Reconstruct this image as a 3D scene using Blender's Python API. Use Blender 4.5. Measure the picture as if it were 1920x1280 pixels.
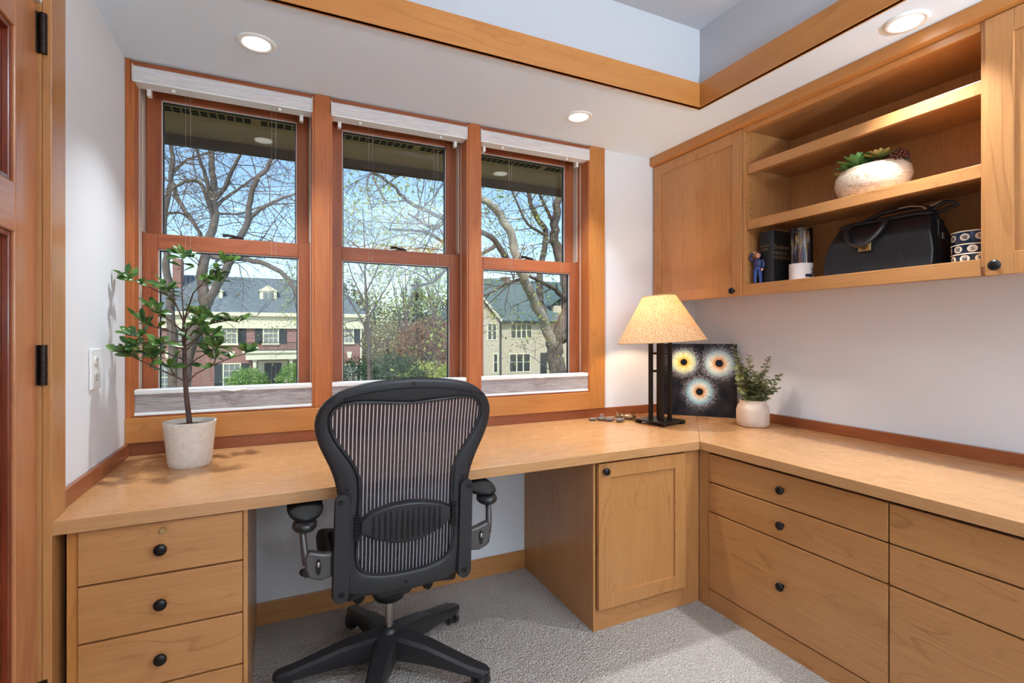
import bpy, math, random
from mathutils import Vector, Matrix, Euler
random.seed(7)
C = bpy.context.scene.collection
SC = bpy.context.scene
PI = math.pi
for _o in list(bpy.data.objects): bpy.data.objects.remove(_o)

# ------------------------------------------------------------------ camera, world, sun, exposure
cam = bpy.data.objects.new('camera', bpy.data.cameras.new('camera'))
C.objects.link(cam); SC.camera = cam
cam.location = (0, 0, 1.24)
cam.rotation_euler = (PI/2, 0, -math.radians(25))
cam.data.sensor_width = 36
cam.data.lens = 941/1920*36
cam.data.shift_y = -13/1920
cam.data.clip_start = 0.02; cam.data.clip_end = 500

SC.view_settings.view_transform = 'Standard'
SC.view_settings.look = 'None'
SC.view_settings.gamma = 1
SC.view_settings.use_curve_mapping = False
SC.view_settings.exposure = 0.13

SKY = 0.235; SUN = 3.2; SPOT = 8.0; TRAY_FILL = 16.0; LAMP = 12.0; REAR_FILL = 17.0; UPLIGHT_FILL = 185.0
w = bpy.data.worlds.new('sky'); SC.world = w; w.use_nodes = True
nt = w.node_tree; nt.nodes.clear()
sky = nt.nodes.new('ShaderNodeTexSky'); sky.sky_type = 'NISHITA'
sky.sun_disc = False; sky.sun_elevation = math.radians(42); sky.sun_rotation = math.radians(200)
sky.air_density = 1.0; sky.dust_density = .4; sky.ozone_density = 3.0
bg = nt.nodes.new('ShaderNodeBackground'); bg.inputs[1].default_value = SKY
wo = nt.nodes.new('ShaderNodeOutputWorld')
nt.links.new(sky.outputs[0], bg.inputs[0]); nt.links.new(bg.outputs[0], wo.inputs[0])
sun = bpy.data.objects.new('sun', bpy.data.lights.new('sun', 'SUN')); C.objects.link(sun)
sun.data.energy = SUN; sun.data.angle = math.radians(0.6); sun.data.color = (1, .95, .86)
sun.rotation_euler = Euler((math.radians(48), 0, math.radians(-28)))   # high behind the house, shining on the facades across the street

# ------------------------------------------------------------------ helpers
def lin(r, g, b):
    f = lambda v: (v/255/12.92) if v/255 <= .04045 else ((v/255+.055)/1.055)**2.4
    return (f(r), f(g), f(b), 1)
_s, _c = math.sin(math.radians(25)), math.cos(math.radians(25))
def at(px, py, y=None, x=None, z=None):
    """where the sight line through a point of the photograph meets a plane of the place"""
    r = (px-960)/941; u = (627-py)/941
    d = Vector((_s+r*_c, _c-r*_s, u))
    t = y/d.y if y is not None else x/d.x if x is not None else (z-1.24)/d.z
    return Vector((d.x*t, d.y*t, 1.24+d.z*t))

class MB:
    def __init__(s): s.v = []; s.f = []
    def add(s, vs, fs):
        n = len(s.v); s.v += [tuple(a) for a in vs]; s.f += [tuple(i+n for i in f) for f in fs]; return s
    def box(s, x0, x1, y0, y1, z0, z1):
        if x0 > x1: x0, x1 = x1, x0
        if y0 > y1: y0, y1 = y1, y0
        if z0 > z1: z0, z1 = z1, z0
        return s.add([(x0,y0,z0),(x1,y0,z0),(x1,y1,z0),(x0,y1,z0),(x0,y0,z1),(x1,y0,z1),(x1,y1,z1),(x0,y1,z1)],
                     [(0,3,2,1),(4,5,6,7),(0,1,5,4),(1,2,6,5),(2,3,7,6),(3,0,4,7)])
    def prism(s, pts, a0, a1, axis):
        """pts: closed polygon in the two other axes (in order x,y / x,z / y,z)"""
        def mk(p, a):
            return (a, p[0], p[1]) if axis == 'x' else (p[0], a, p[1]) if axis == 'y' else (p[0], p[1], a)
        n = len(pts)
        vs = [mk(p, a0) for p in pts]+[mk(p, a1) for p in pts]
        fs = [tuple(range(n))[::-1], tuple(range(n, 2*n))]+[(i, (i+1) % n, (i+1) % n+n, i+n) for i in range(n)]
        return s.add(vs, fs)
    def lathe(s, prof, cx=0, cy=0, seg=32, sx=1, sy=1, cap=True):
        n = len(prof); vs = []; fs = []
        for (r, z) in prof:
            for k in range(seg):
                a = 2*PI*k/seg; vs.append((cx+r*sx*math.cos(a), cy+r*sy*math.sin(a), z))
        for i in range(n-1):
            for k in range(seg):
                k2 = (k+1) % seg
                fs.append((i*seg+k, i*seg+k2, (i+1)*seg+k2, (i+1)*seg+k))
        if cap:
            fs.append(tuple(range(seg))[::-1]); fs.append(tuple((n-1)*seg+k for k in range(seg)))
        return s.add(vs, fs)
    def disc_y(s, cx, y0, y1, cz, r, seg=20, rz=None):
        rz = rz or r
        return s.prism([(cx+r*math.cos(2*PI*k/seg), cz+rz*math.sin(2*PI*k/seg)) for k in range(seg)], y0, y1, 'y')
    def tube(s, pts, rad, seg=8, cap=True, flat=1.0):
        pts = [Vector(p) for p in pts]
        if not hasattr(rad, '__len__'): rad = [rad]*len(pts)
        vs = []; fs = []; up = None
        for i, p in enumerate(pts):
            t = (pts[min(i+1, len(pts)-1)]-pts[max(i-1, 0)])
            if t.length < 1e-9: t = Vector((0, 0, 1))
            t.normalize()
            if up is None:
                up = Vector((0, 0, 1)) if abs(t.z) < .9 else Vector((1, 0, 0))
            a = t.cross(up)
            if a.length < 1e-6: a = t.cross(Vector((1, 0, 0)))
            a.normalize(); b = a.cross(t); up = b
            for k in range(seg):
                q = 2*PI*k/seg
                vs.append(p+a*(rad[i]*math.cos(q))+b*(rad[i]*flat*math.sin(q)))
        n = len(pts)
        for i in range(n-1):
            for k in range(seg):
                k2 = (k+1) % seg
                fs.append((i*seg+k, i*seg+k2, (i+1)*seg+k2, (i+1)*seg+k))
        if cap:
            fs.append(tuple(range(seg))[::-1]); fs.append(tuple((n-1)*seg+k for k in range(seg)))
        return s.add(vs, fs)
    def ell(s, c, rx, ry, rz, seg=16, rings=10, rot=None):
        vs = []; fs = []
        for i in range(1, rings):
            th = PI*i/rings
            for k in range(seg):
                a = 2*PI*k/seg
                vs.append(Vector((rx*math.sin(th)*math.cos(a), ry*math.sin(th)*math.sin(a), rz*math.cos(th))))
        vs += [Vector((0, 0, rz)), Vector((0, 0, -rz))]
        for i in range(rings-2):
            for k in range(seg):
                k2 = (k+1) % seg
                fs.append((i*seg+k, (i+1)*seg+k, (i+1)*seg+k2, i*seg+k2))
        T, B = len(vs)-2, len(vs)-1
        for k in range(seg):
            k2 = (k+1) % seg
            fs.append((T, k, k2)); fs.append((B, (rings-2)*seg+k2, (rings-2)*seg+k))
        if rot is not None: vs = [rot @ v for v in vs]
        c = Vector(c)
        return s.add([v+c for v in vs], fs)
    def xf(s, m):
        s.v = [tuple(m @ Vector(v)) for v in s.v]; return s

WL = {}
def wloc(o):
    return WL.get(o.name, Vector((0, 0, 0))) if o else Vector((0, 0, 0))
def build(mb, name, mat, parent=None, smooth=0, bevel=0, local=False, loc=None, seg=2):
    """one mesh object; vertices are given in the place's coordinates (or the parent's with local=True)"""
    me = bpy.data.meshes.new(name)
    off = Vector((0, 0, 0)) if local else wloc(parent)
    if loc is not None and parent is None: off = Vector(loc)
    me.from_pydata([tuple(Vector(v)-off) for v in mb.v], [], mb.f)
    me.validate(); me.update()
    if mat: me.materials.append(mat)
    o = bpy.data.objects.new(name, me); C.objects.link(o)
    if parent: o.parent = parent; WL[o.name] = Vector(off) if not local else wloc(parent)
    elif loc is not None: o.location = loc; WL[o.name] = Vector(loc)
    if smooth:
        for p in me.polygons: p.use_smooth = True
        me.set_sharp_from_angle(angle=math.radians(smooth))
    if bevel:
        b = o.modifiers.new('bevel', 'BEVEL'); b.width = bevel; b.segments = seg; b.limit_method = 'ANGLE'; b.angle_limit = math.radians(40)
    return o
def tag(o, label=None, cat=None, group=None, kind=None):
    if label: o['label'] = label
    if cat: o['category'] = cat
    if group: o['group'] = group
    if kind: o['kind'] = kind
    return o
def thing(name, label, cat, loc=(0, 0, 0), rotz=0, group=None, kind=None):
    o = bpy.data.objects.new(name, None); C.objects.link(o); o.empty_display_size = .05
    o.location = loc; o.rotation_euler = (0, 0, rotz); WL[o.name] = Vector(loc)
    return tag(o, label, cat, group, kind)
def struct(mb, name, label, mat, **k):
    return tag(build(mb, name, mat, **k), label, 'room', kind='structure')
def text(name, body, size, mat, parent, mtx, extrude=.0003, align='CENTER'):
    cu = bpy.data.curves.new(name, 'FONT'); cu.body = body; cu.size = size; cu.extrude = extrude; cu.align_x = align; cu.resolution_u = 2
    t = bpy.data.objects.new(name, cu); C.objects.link(t)
    me = bpy.data.meshes.new_from_object(t.evaluated_get(bpy.context.evaluated_depsgraph_get()))
    bpy.data.objects.remove(t)
    o = bpy.data.objects.new(name, me); C.objects.link(o); me.materials.clear(); me.materials.append(mat)
    me.transform(mtx); o.parent = parent
    return o

# ------------------------------------------------------------------ materials
def newmat(name):
    m = bpy.data.materials.new(name); m.use_nodes = True
    n = m.node_tree.nodes; n.clear()
    out = n.new('ShaderNodeOutputMaterial'); b = n.new('ShaderNodeBsdfPrincipled')
    m.node_tree.links.new(b.outputs[0], out.inputs[0])
    return m, n, m.node_tree.links, b, out
def mixc(n, l, fac, a, b, mode='MIX'):
    x = n.new('ShaderNodeMix'); x.data_type = 'RGBA'; x.blend_type = mode
    for i, v in ((0, fac), (6, a), (7, b)):
        if hasattr(v, 'is_output'): l.new(v, x.inputs[i])
        else: x.inputs[i].default_value = v
    return x.outputs[2]
def math_(n, l, op, a, b=None, clamp=False):
    x = n.new('ShaderNodeMath'); x.operation = op; x.use_clamp = clamp
    for i, v in enumerate((a, b)):
        if v is None: continue
        if hasattr(v, 'is_output'): l.new(v, x.inputs[i])
        else: x.inputs[i].default_value = v
    return x.outputs[0]
def noise(n, l, vec, scale, detail=2, rough=.5, dist=0):
    x = n.new('ShaderNodeTexNoise'); x.inputs['Scale'].default_value = scale; x.inputs['Detail'].default_value = detail
    x.inputs['Roughness'].default_value = rough; x.inputs['Distortion'].default_value = dist
    if vec is not None: l.new(vec, x.inputs['Vector'])
    return x.outputs[0]
def ramp(n, l, fac, stops, interp='LINEAR'):
    x = n.new('ShaderNodeValToRGB'); l.new(fac, x.inputs[0]); x.color_ramp.interpolation = interp
    e = x.color_ramp.elements
    e[0].position, e[0].color = stops[0][0], stops[0][1]
    e[1].position, e[1].color = stops[-1][0], stops[-1][1]
    for p, c in stops[1:-1]:
        q = e.new(p); q.color = c
    return x.outputs[0]
def coords(n, l, scale=(1, 1, 1), rnd=True):
    tc = n.new('ShaderNodeTexCoord'); v = tc.outputs['Object']
    if rnd:
        oi = n.new('ShaderNodeObjectInfo'); k = math_(n, l, 'MULTIPLY', oi.outputs['Random'], 31.7)
        a = n.new('ShaderNodeVectorMath'); a.operation = 'ADD'; l.new(v, a.inputs[0]); l.new(k, a.inputs[1]); v = a.outputs[0]
    mp = n.new('ShaderNodeVectorMath'); mp.operation = 'MULTIPLY'; l.new(v, mp.inputs[0]); mp.inputs[1].default_value = scale
    return mp.outputs[0]
def bump(n, l, b, h, strength=.2, dist=.002):
    x = n.new('ShaderNodeBump'); x.inputs['Strength'].default_value = strength; x.inputs['Distance'].default_value = dist
    l.new(h, x.inputs['Height']); l.new(x.outputs[0], b.inputs['Normal'])
def plain(name, col, rough=.5, metal=0, spec=.5, nz=0, nscale=30, bmp=0, bscale=200):
    m, n, l, b, o = newmat(name)
    c = coords(n, l)
    if nz:
        f = noise(n, l, c, nscale, 3)
        k = tuple(v*(1-nz) for v in col[:3])+(1,)
        l.new(mixc(n, l, ramp(n, l, f, [(.3, (0, 0, 0, 1)), (.7, (1, 1, 1, 1))]), k, col), b.inputs['Base Color'])
    else: b.inputs['Base Color'].default_value = col
    if bmp: bump(n, l, b, noise(n, l, c, bscale, 2), bmp)
    b.inputs['Roughness'].default_value = rough; b.inputs['Metallic'].default_value = metal
    b.inputs['Specular IOR Level'].default_value = spec
    return m
def wood(name, light, dark, line, axis, rough=.33, lines=.5, rings=7, fig=1.0, across=5.0, along=.7, fiber=.5, coat=.12):
    m, n, l, b, o = newmat(name)
    i = 'xyz'.index(axis)
    sc = [across]*3; sc[i] = along
    v = coords(n, l, sc)
    big = noise(n, l, v, .8, 3, .42, .9)
    fr = math_(n, l, 'FRACT', math_(n, l, 'MULTIPLY', big, rings*2.0))
    ln = ramp(n, l, fr, [(0, (0, 0, 0, 1)), (.74, (0, 0, 0, 1)), (.94, (1, 1, 1, 1)), (1.0, (0, 0, 0, 1))])
    msk = ramp(n, l, noise(n, l, v, 2.3, 2), [(.42, (0, 0, 0, 1)), (.62, (1, 1, 1, 1))])
    lf = math_(n, l, 'MULTIPLY', math_(n, l, 'MULTIPLY', ln, msk), lines)
    sc2 = [190]*3; sc2[i] = 5
    fib = noise(n, l, coords(n, l, sc2), 1.0, 2, .6)
    sc3 = [9*fig]*3; sc3[i] = 1.6*fig
    blot = noise(n, l, coords(n, l, sc3), 1.0, 3, .55, .6)
    f1 = ramp(n, l, math_(n, l, 'ADD', math_(n, l, 'MULTIPLY', fib, fiber), math_(n, l, 'MULTIPLY', blot, 1-fiber)), [(.36, (0, 0, 0, 1)), (.64, (1, 1, 1, 1))])
    c = mixc(n, l, f1, dark, light)
    c = mixc(n, l, lf, c, line)
    l.new(c, b.inputs['Base Color'])
    b.inputs['Roughness'].default_value = rough
    l.new(math_(n, l, 'ADD', math_(n, l, 'MULTIPLY', fib, .12), rough-.06), b.inputs['Roughness'])
    b.inputs['Coat Weight'].default_value = coat; b.inputs['Coat Roughness'].default_value = .22
    return m
ML, MD, MN = lin(188, 132, 80), lin(174, 117, 66), lin(124, 75, 38)
maple = {a: wood('maple_grain_'+a, ML, MD, MN, a, rings=10, lines=.45, along=.9) for a in 'xyz'}
desk_wood = {a: wood('desk_maple_'+a, lin(192, 141, 92), lin(187, 136, 88), MN, a, rough=.27, lines=.15, fiber=.2) for a in 'xy'}
orange = {a: wood('amber_maple_'+a, lin(192, 128, 66), lin(178, 113, 54), lin(140, 82, 36), a, rings=6, lines=.35) for a in 'xyz'}
fir = {a: wood('red_fir_'+a, lin(172, 94, 50), lin(145, 72, 36), lin(106, 48, 24), a, rings=9, lines=.5, across=9, along=.6, rough=.5, coat=0) for a in 'xyz'}
mull = {a: wood('orange_fir_'+a, lin(192, 110, 50), lin(166, 88, 38), lin(120, 58, 26), a, rings=9, lines=.5, across=12, along=.35, rough=.5, coat=0) for a in 'xyz'}
cherry = {a: wood('cherry_'+a, lin(158, 90, 50), lin(132, 68, 36), lin(92, 42, 20), a, rings=6, lines=.3, rough=.3) for a in 'xyz'}
redcherry = {a: wood('dark_cherry_'+a, lin(132, 58, 30), lin(108, 42, 20), lin(70, 24, 12), a, rings=6, lines=.3, rough=.22) for a in 'xyz'}
M_wall = plain('wall_paint', lin(226, 227, 229), .75, spec=.25, bmp=.05, bscale=140)
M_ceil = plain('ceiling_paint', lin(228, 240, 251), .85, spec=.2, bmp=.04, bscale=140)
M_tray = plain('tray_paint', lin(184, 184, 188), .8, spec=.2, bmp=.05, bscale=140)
M_white = plain('white_enamel', lin(236, 235, 232), .35)
M_knob = plain('dark_bronze_knob', lin(26, 24, 24), .35, metal=.4)
M_hinge = plain('oil_rubbed_bronze', lin(48, 36, 30), .42, metal=.6, nz=.3, nscale=60)
M_dark = plain('dark_gap', lin(52, 30, 18), .7)
M_black = plain('chair_plastic', lin(36, 35, 37), .42, spec=.5, bmp=.12, bscale=700)
M_blackg = plain('glossy_black_plastic', lin(34, 34, 36), .28, spec=.5)
M_blackm = plain('matt_black_rubber', lin(22, 22, 23), .7, spec=.3)
M_graph = plain('graphite_painted_metal', lin(88, 84, 82), .38, metal=.5)
M_chrome = plain('brushed_steel', lin(185, 178, 172), .28, metal=1)
M_brass = plain('brass', lin(196, 168, 116), .3, metal=.9)
M_vinyl = plain('vinyl_track', lin(205, 190, 175), .4)
M_cord = plain('cord_grey', lin(170, 162, 156), .7)
M_glass_edge = plain('glazing_bead', lin(212, 200, 190), .4)
M_spacer = plain('black_spacer', lin(18, 18, 20), .5)
M_iron = plain('black_iron', lin(42, 36, 32), .38, metal=.5, nz=.2, nscale=40)
M_concrete = plain('speckled_ceramic', lin(228, 218, 204), .6, nz=.16, nscale=60)
M_vase = plain('cream_stone_vase', lin(216, 196, 178), .5, nz=.12, nscale=55)
M_soil = plain('dark_soil', lin(58, 48, 42), .9, nz=.5, nscale=80, bmp=.5, bscale=90)
M_stone = plain('river_pebble', lin(112, 98, 90), .5, nz=.3, nscale=18)
M_bronze = plain('bronze_figure', lin(150, 118, 86), .32, metal=.7, nz=.3, nscale=30)
M_leather = plain('black_leather', lin(20, 22, 27), .36, spec=.6, bmp=.25, bscale=420)
M_leatherw = plain('worn_handle_leather', lin(40, 40, 43), .3, spec=.6, nz=.5, nscale=30)

def m_carpet():
    m, n, l, b, o = newmat('loop_carpet')
    c = coords(n, l, rnd=False)
    v = n.new('ShaderNodeTexVoronoi'); v.inputs['Scale'].default_value = 130; l.new(c, v.inputs['Vector'])
    f = noise(n, l, c, 260, 2, .7)
    g = noise(n, l, c, 18, 3)
    col = mixc(n, l, ramp(n, l, f, [(.38, (0, 0, 0, 1)), (.6, (1, 1, 1, 1))]), lin(118, 106, 98), lin(214, 204, 194))
    col = mixc(n, l, math_(n, l, 'MULTIPLY', g, .25), col, lin(160, 148, 138))
    l.new(col, b.inputs['Base Color']); b.inputs['Roughness'].default_value = 1; b.inputs['Specular IOR Level'].default_value = .05
    bump(n, l, b, v.outputs[0], 1.0, .007)
    return m
def m_glass():
    m, n, l, b, o = newmat('window_glass'); n.remove(b)
    t = n.new('ShaderNodeBsdfTransparent'); g = n.new('ShaderNodeBsdfGlossy'); g.inputs['Roughness'].default_value = .0
    t.inputs[0].default_value = (.95, .97, .96, 1)
    fr = n.new('ShaderNodeFresnel'); fr.inputs[0].default_value = 1.45
    mx = n.new('ShaderNodeMixShader'); l.new(fr.outputs[0], mx.inputs[0]); l.new(t.outputs[0], mx.inputs[1]); l.new(g.outputs[0], mx.inputs[2])
    l.new(mx.outputs[0], o.inputs[0]); return m
def m_emit(name, col, s):
    m, n, l, b, o = newmat(name); n.remove(b)
    e = n.new('ShaderNodeEmission'); e.inputs[0].default_value = col; e.inputs[1].default_value = s
    l.new(e.outputs[0], o.inputs[0]); return m
def m_pleat(nm, ca, cb_):
    m, n, l, b, o = newmat(nm)
    c = coords(n, l, (12, 12, 300))
    f = noise(n, l, c, 1, 3, .7)
    l.new(mixc(n, l, ramp(n, l, f, [(.35, (0, 0, 0, 1)), (.65, (1, 1, 1, 1))]), ca, cb_), b.inputs['Base Color'])
    b.inputs['Roughness'].default_value = .8; return m
def m_leaf(name, a, c2, rough=.4, scale=14, trans=0.0):
    m, n, l, b, o = newmat(name)
    c = coords(n, l); f = noise(n, l, c, scale, 2)
    l.new(mixc(n, l, ramp(n, l, f, [(.35, (0, 0, 0, 1)), (.65, (1, 1, 1, 1))]), a, c2), b.inputs['Base Color'])
    b.inputs['Roughness'].default_value = rough
    if trans:
        t = n.new('ShaderNodeBsdfTranslucent'); t.inputs[0].default_value = c2
        mx = n.new('ShaderNodeMixShader'); mx.inputs[0].default_value = trans
        l.new(b.outputs[0], mx.inputs[1]); l.new(t.outputs[0], mx.inputs[2]); l.new(mx.outputs[0], o.inputs[0])
    return m
def m_shade():
    m, n, l, b, o = newmat('linen_lamp_shade')
    c = coords(n, l)
    f = noise(n, l, c, 150, 3, .7)
    col = mixc(n, l, ramp(n, l, f, [(.38, (0, 0, 0, 1)), (.62, (1, 1, 1, 1))]), lin(196, 158, 112), lin(236, 212, 176))
    d = n.new('ShaderNodeBsdfDiffuse'); l.new(col, d.inputs[0])
    t = n.new('ShaderNodeBsdfTranslucent'); l.new(col, t.inputs[0])
    mx = n.new('ShaderNodeMixShader'); mx.inputs[0].default_value = .5
    l.new(d.outputs[0], mx.inputs[1]); l.new(t.outputs[0], mx.inputs[2]); l.new(mx.outputs[0], o.inputs[0]); n.remove(b)
    return m
def m_mesh():
    m, n, l, b, o = newmat('striped_mesh_fabric')
    tc = n.new('ShaderNodeTexCoord'); sp = n.new('ShaderNodeSeparateXYZ'); l.new(tc.outputs['Object'], sp.inputs[0])
    fr = math_(n, l, 'FRACT', math_(n, l, 'MULTIPLY', sp.outputs[0], 88.0))
    st = math_(n, l, 'LESS_THAN', fr, .24)
    f = noise(n, l, coords(n, l, (300, 300, 900)), 1, 2)
    l.new(mixc(n, l, st, lin(20, 19, 28), lin(84, 83, 90)), b.inputs['Base Color']); b.inputs['Roughness'].default_value = .6
    tr = n.new('ShaderNodeBsdfTransparent')
    tl = n.new('ShaderNodeBsdfTranslucent'); tl.inputs[0].default_value = lin(235, 230, 232)
    m1 = n.new('ShaderNodeMixShader'); l.new(math_(n, l, 'MULTIPLY', st, .8), m1.inputs[0]); l.new(b.outputs[0], m1.inputs[1]); l.new(tl.outputs[0], m1.inputs[2])
    # open weave: the holes between the threads let the desk behind show through
    hole = math_(n, l, 'MULTIPLY', math_(n, l, 'SUBTRACT', 1.0, st), math_(n, l, 'GREATER_THAN', f, .53))
    m2 = n.new('ShaderNodeMixShader'); l.new(math_(n, l, 'MULTIPLY', hole, .16), m2.inputs[0]); l.new(m1.outputs[0], m2.inputs[1]); l.new(tr.outputs[0], m2.inputs[2])
    l.new(m2.outputs[0], o.inputs[0]); return m
def m_brick(name, a, b2, mortar, bw=.22, bh=.07):
    m, n, l, b, o = newmat(name)
    tc = n.new('ShaderNodeTexCoord'); sp = n.new('ShaderNodeSeparateXYZ'); l.new(tc.outputs['Object'], sp.inputs[0])
    cb = n.new('ShaderNodeCombineXYZ'); l.new(math_(n, l, 'ADD', sp.outputs[0], sp.outputs[1]), cb.inputs[0]); l.new(sp.outputs[2], cb.inputs[1])
    t = n.new('ShaderNodeTexBrick'); l.new(cb.outputs[0], t.inputs[0]); t.inputs['Scale'].default_value = 1
    t.inputs['Color1'].default_value = a; t.inputs['Color2'].default_value = b2; t.inputs['Mortar'].default_value = mortar
    t.inputs['Brick Width'].default_value = bw; t.inputs['Row Height'].default_value = bh; t.inputs['Mortar Size'].default_value = .012
    l.new(t.outputs[0], b.inputs['Base Color']); b.inputs['Roughness'].default_value = .9; return m
def m_roof(name, a, c2):
    m, n, l, b, o = newmat(name)
    f = noise(n, l, coords(n, l, (3, 3, 14)), 1, 3, .7)
    l.new(mixc(n, l, ramp(n, l, f, [(.35, (0, 0, 0, 1)), (.65, (1, 1, 1, 1))]), a, c2), b.inputs['Base Color'])
    b.inputs['Roughness'].default_value = .9; return m
M_carpet = m_carpet(); M_glass = m_glass(); M_pleat = m_pleat('pleated_shade_fabric', lin(168, 156, 156), lin(206, 198, 198)); M_rail = m_pleat('shade_head_fabric', lin(206, 201, 200), lin(232, 228, 227)); M_shade = m_shade(); M_mesh = m_mesh()
M_lens = m_emit('lit_lens', (1, .96, .9, 1), 6.0)
door_wood = {a: wood('reddish_door_wood_'+a, lin(192, 128, 84), lin(176, 110, 68), lin(130, 74, 42), a, rings=6, lines=.3, rough=.24) for a in 'yz'}
M_bark = plain('grey_bark', lin(122, 108, 98), .95, nz=.45, nscale=9, bmp=.6, bscale=14)
M_barkp = plain('pale_bark', lin(206, 192, 174), .95, nz=.35, nscale=9, bmp=.6, bscale=14)

# ------------------------------------------------------------------ room dimensions
XL, XR, YB, YF = -.556, 2.505, 2.50, -2.2
ZS, ZC = 2.35, 2.725                 # soffit and tray ceiling
TX0, TX1, TY0, TY1 = -.15, 1.866, -1.6, 1.833
WY = 2.40                            # wall under the desk
ZT, ZB = .75, .712                   # desk top, underside

# floor, walls
struct(MB().box(XL-.2, XR+.2, YF-.2, YB+.3, -.12, 0), 'floor', 'beige loop pile carpet floor of the study', M_carpet)
mb = MB()
mb.box(XL-.14, XL, 1.70, YB, 0, ZS+.45)                     # beyond the door
mb.box(XL-.14, XL, .72, 1.70, 2.10, ZS+.45)                 # over the door
mb.box(XL-.14, XL, YF, .72, 0, ZS+.45)
struct(mb, 'wall_left', 'white painted wall with the door and the power outlet', M_wall)
mb = MB(); WX0, WX1 = -.551, 1.71
mb.box(XL-.14, XR+.14, YB, YB+.24, .0, .83)
mb.box(XL-.14, WX0, YB, YB+.24, .83, 2.335)
mb.box(WX1, XR+.14, YB, YB+.24, .83, 2.335)
mb.box(XL-.14, XR+.14, YB, YB+.24, 2.335, ZS+.45)
mb.box(XL, XR, WY, YB, 0, ZB-.002)
struct(mb, 'wall_back', 'white painted wall around the three windows', M_wall)
struct(MB().box(XR, XR+.14, YF, YB, 0, ZS+.45), 'wall_right', 'white painted wall behind the right desk and upper cabinets', M_wall)
struct(MB().box(XL-.14, XR+.14, YF-.14, YF, 0, ZS+.45), 'wall_front', 'white painted wall behind the viewpoint', M_wall)
mb = MB()
mb.box(XL-.14, TX0, YF, YB, ZS, ZS+.1); mb.box(TX1, XR+.14, YF, YB, ZS, ZS+.1)
mb.box(TX0, TX1, TY1, YB, ZS, ZS+.1); mb.box(TX0, TX1, YF, TY0, ZS, ZS+.1)
struct(mb, 'ceiling', 'white dropped ceiling border around the raised tray', M_ceil)
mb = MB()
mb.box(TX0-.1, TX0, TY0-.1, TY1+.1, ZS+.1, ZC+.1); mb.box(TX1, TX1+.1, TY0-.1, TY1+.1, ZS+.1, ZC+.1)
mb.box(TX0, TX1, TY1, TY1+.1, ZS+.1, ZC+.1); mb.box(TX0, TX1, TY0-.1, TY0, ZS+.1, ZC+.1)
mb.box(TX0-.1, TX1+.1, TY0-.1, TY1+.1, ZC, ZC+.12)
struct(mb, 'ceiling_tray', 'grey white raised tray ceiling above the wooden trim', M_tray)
# tray trim, mitred boards
t1 = 2.338; t2 = 2.457
struct(MB().box(TX0, TX1-.014, TY1-.014, TY1-.0005, t1, t2), 'trim_1', 'amber wooden board round the raised ceiling, run along the window side', orange['x'], bevel=.001)
struct(MB().box(TX1-.014, TX1-.0005, TY0, TY1-.0005, t1, t2), 'trim_2', 'amber wooden board round the raised ceiling, run along the cabinet side', orange['y'], bevel=.001)
struct(MB().box(TX0+.0005, TX0+.014, TY0, TY1-.015, t1, t2), 'trim_3', 'amber wooden board round the raised ceiling, run along the door side', orange['y'])
struct(MB().box(TX0+.015, TX1-.015, TY0+.0005, TY0+.014, t1, t2), 'trim_4', 'amber wooden board round the raised ceiling, run behind the viewpoint', orange['x'])
# edge strip under the tray board
mb = MB().box(TX0-.004, TX1+.004, TY1-.018, TY1+.006, ZS-.012, ZS-.0005)
struct(mb, 'trim_5', 'thin wooden bead under the tray board, window side', orange['x'])
mb = MB().box(TX1-.018, TX1+.006, TY0, TY1-.018, ZS-.012, ZS-.0005)
struct(mb, 'trim_6', 'thin wooden bead under the tray board, cabinet side', orange['y'])
# baseboard in the knee space
struct(MB().box(-.083, 1.19, WY-.012, WY-.0005, 0, .095), 'baseboard_back', 'maple baseboard under the desk behind the chair', maple['x'], bevel=.002)
struct(MB().box(XR-.014, XR-.0005, YF, -.62, 0, .095), 'baseboard_right', 'maple baseboard at the foot of the right wall', maple['y'], bevel=.002)
# backsplash strips round the desk
struct(MB().box(XL, XR, YB-.015, YB-.0005, ZT, .802), 'trim_7', 'dark cherry backsplash strip along the window wall', cherry['x'], bevel=.0015)
struct(MB().box(XL+.0005, XL+.015, 1.80, YB-.0155, ZT, .802), 'trim_8', 'dark cherry backsplash strip along the left wall', cherry['y'], bevel=.0015)
struct(MB().box(XR-.028, XR-.0005, -.6, YB-.0155, ZT, .800), 'trim_9', 'dark cherry backsplash strip along the right wall', cherry['y'], bevel=.0015)

# ------------------------------------------------------------------ door on the left
D = thing('door_1', 'closed wooden panel door with dark cherry panels on the left wall', 'door', (XL, 1.28, 0), kind='structure')
DX = XL-.008
mb = MB(); mb.box(DX-.04, DX, 1.576, 1.694, .01, 2.09); mb.box(DX-.04, DX, .73, .85, .01, 2.09)
build(mb, 'stile', door_wood['z'], D, bevel=.003)
mb = MB()
for a, b_ in ((.01, .24), (1.483, 1.600), (1.97, 2.09)): mb.box(DX-.04, DX, .85, 1.576, a, b_)
build(mb, 'rail', door_wood['y'], D, bevel=.003)
for a, b_ in ((.24, 1.483), (1.600, 1.97)):
    mo = MB()
    for (y0, y1, z0, z1) in ((1.562, 1.576, a, b_), (.85, .864, a, b_), (.864, 1.562, a, a+.014), (.864, 1.562, b_-.014, b_)):
        mo.box(DX-.022, DX-.006, y0, y1, z0, z1)
    p = build(MB().box(DX-.03, DX-.02, .85, 1.576, a, b_), 'panel', redcherry['z'], D)
    build(mo, 'panel_moulding', redcherry['z'], p, bevel=.003)
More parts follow.
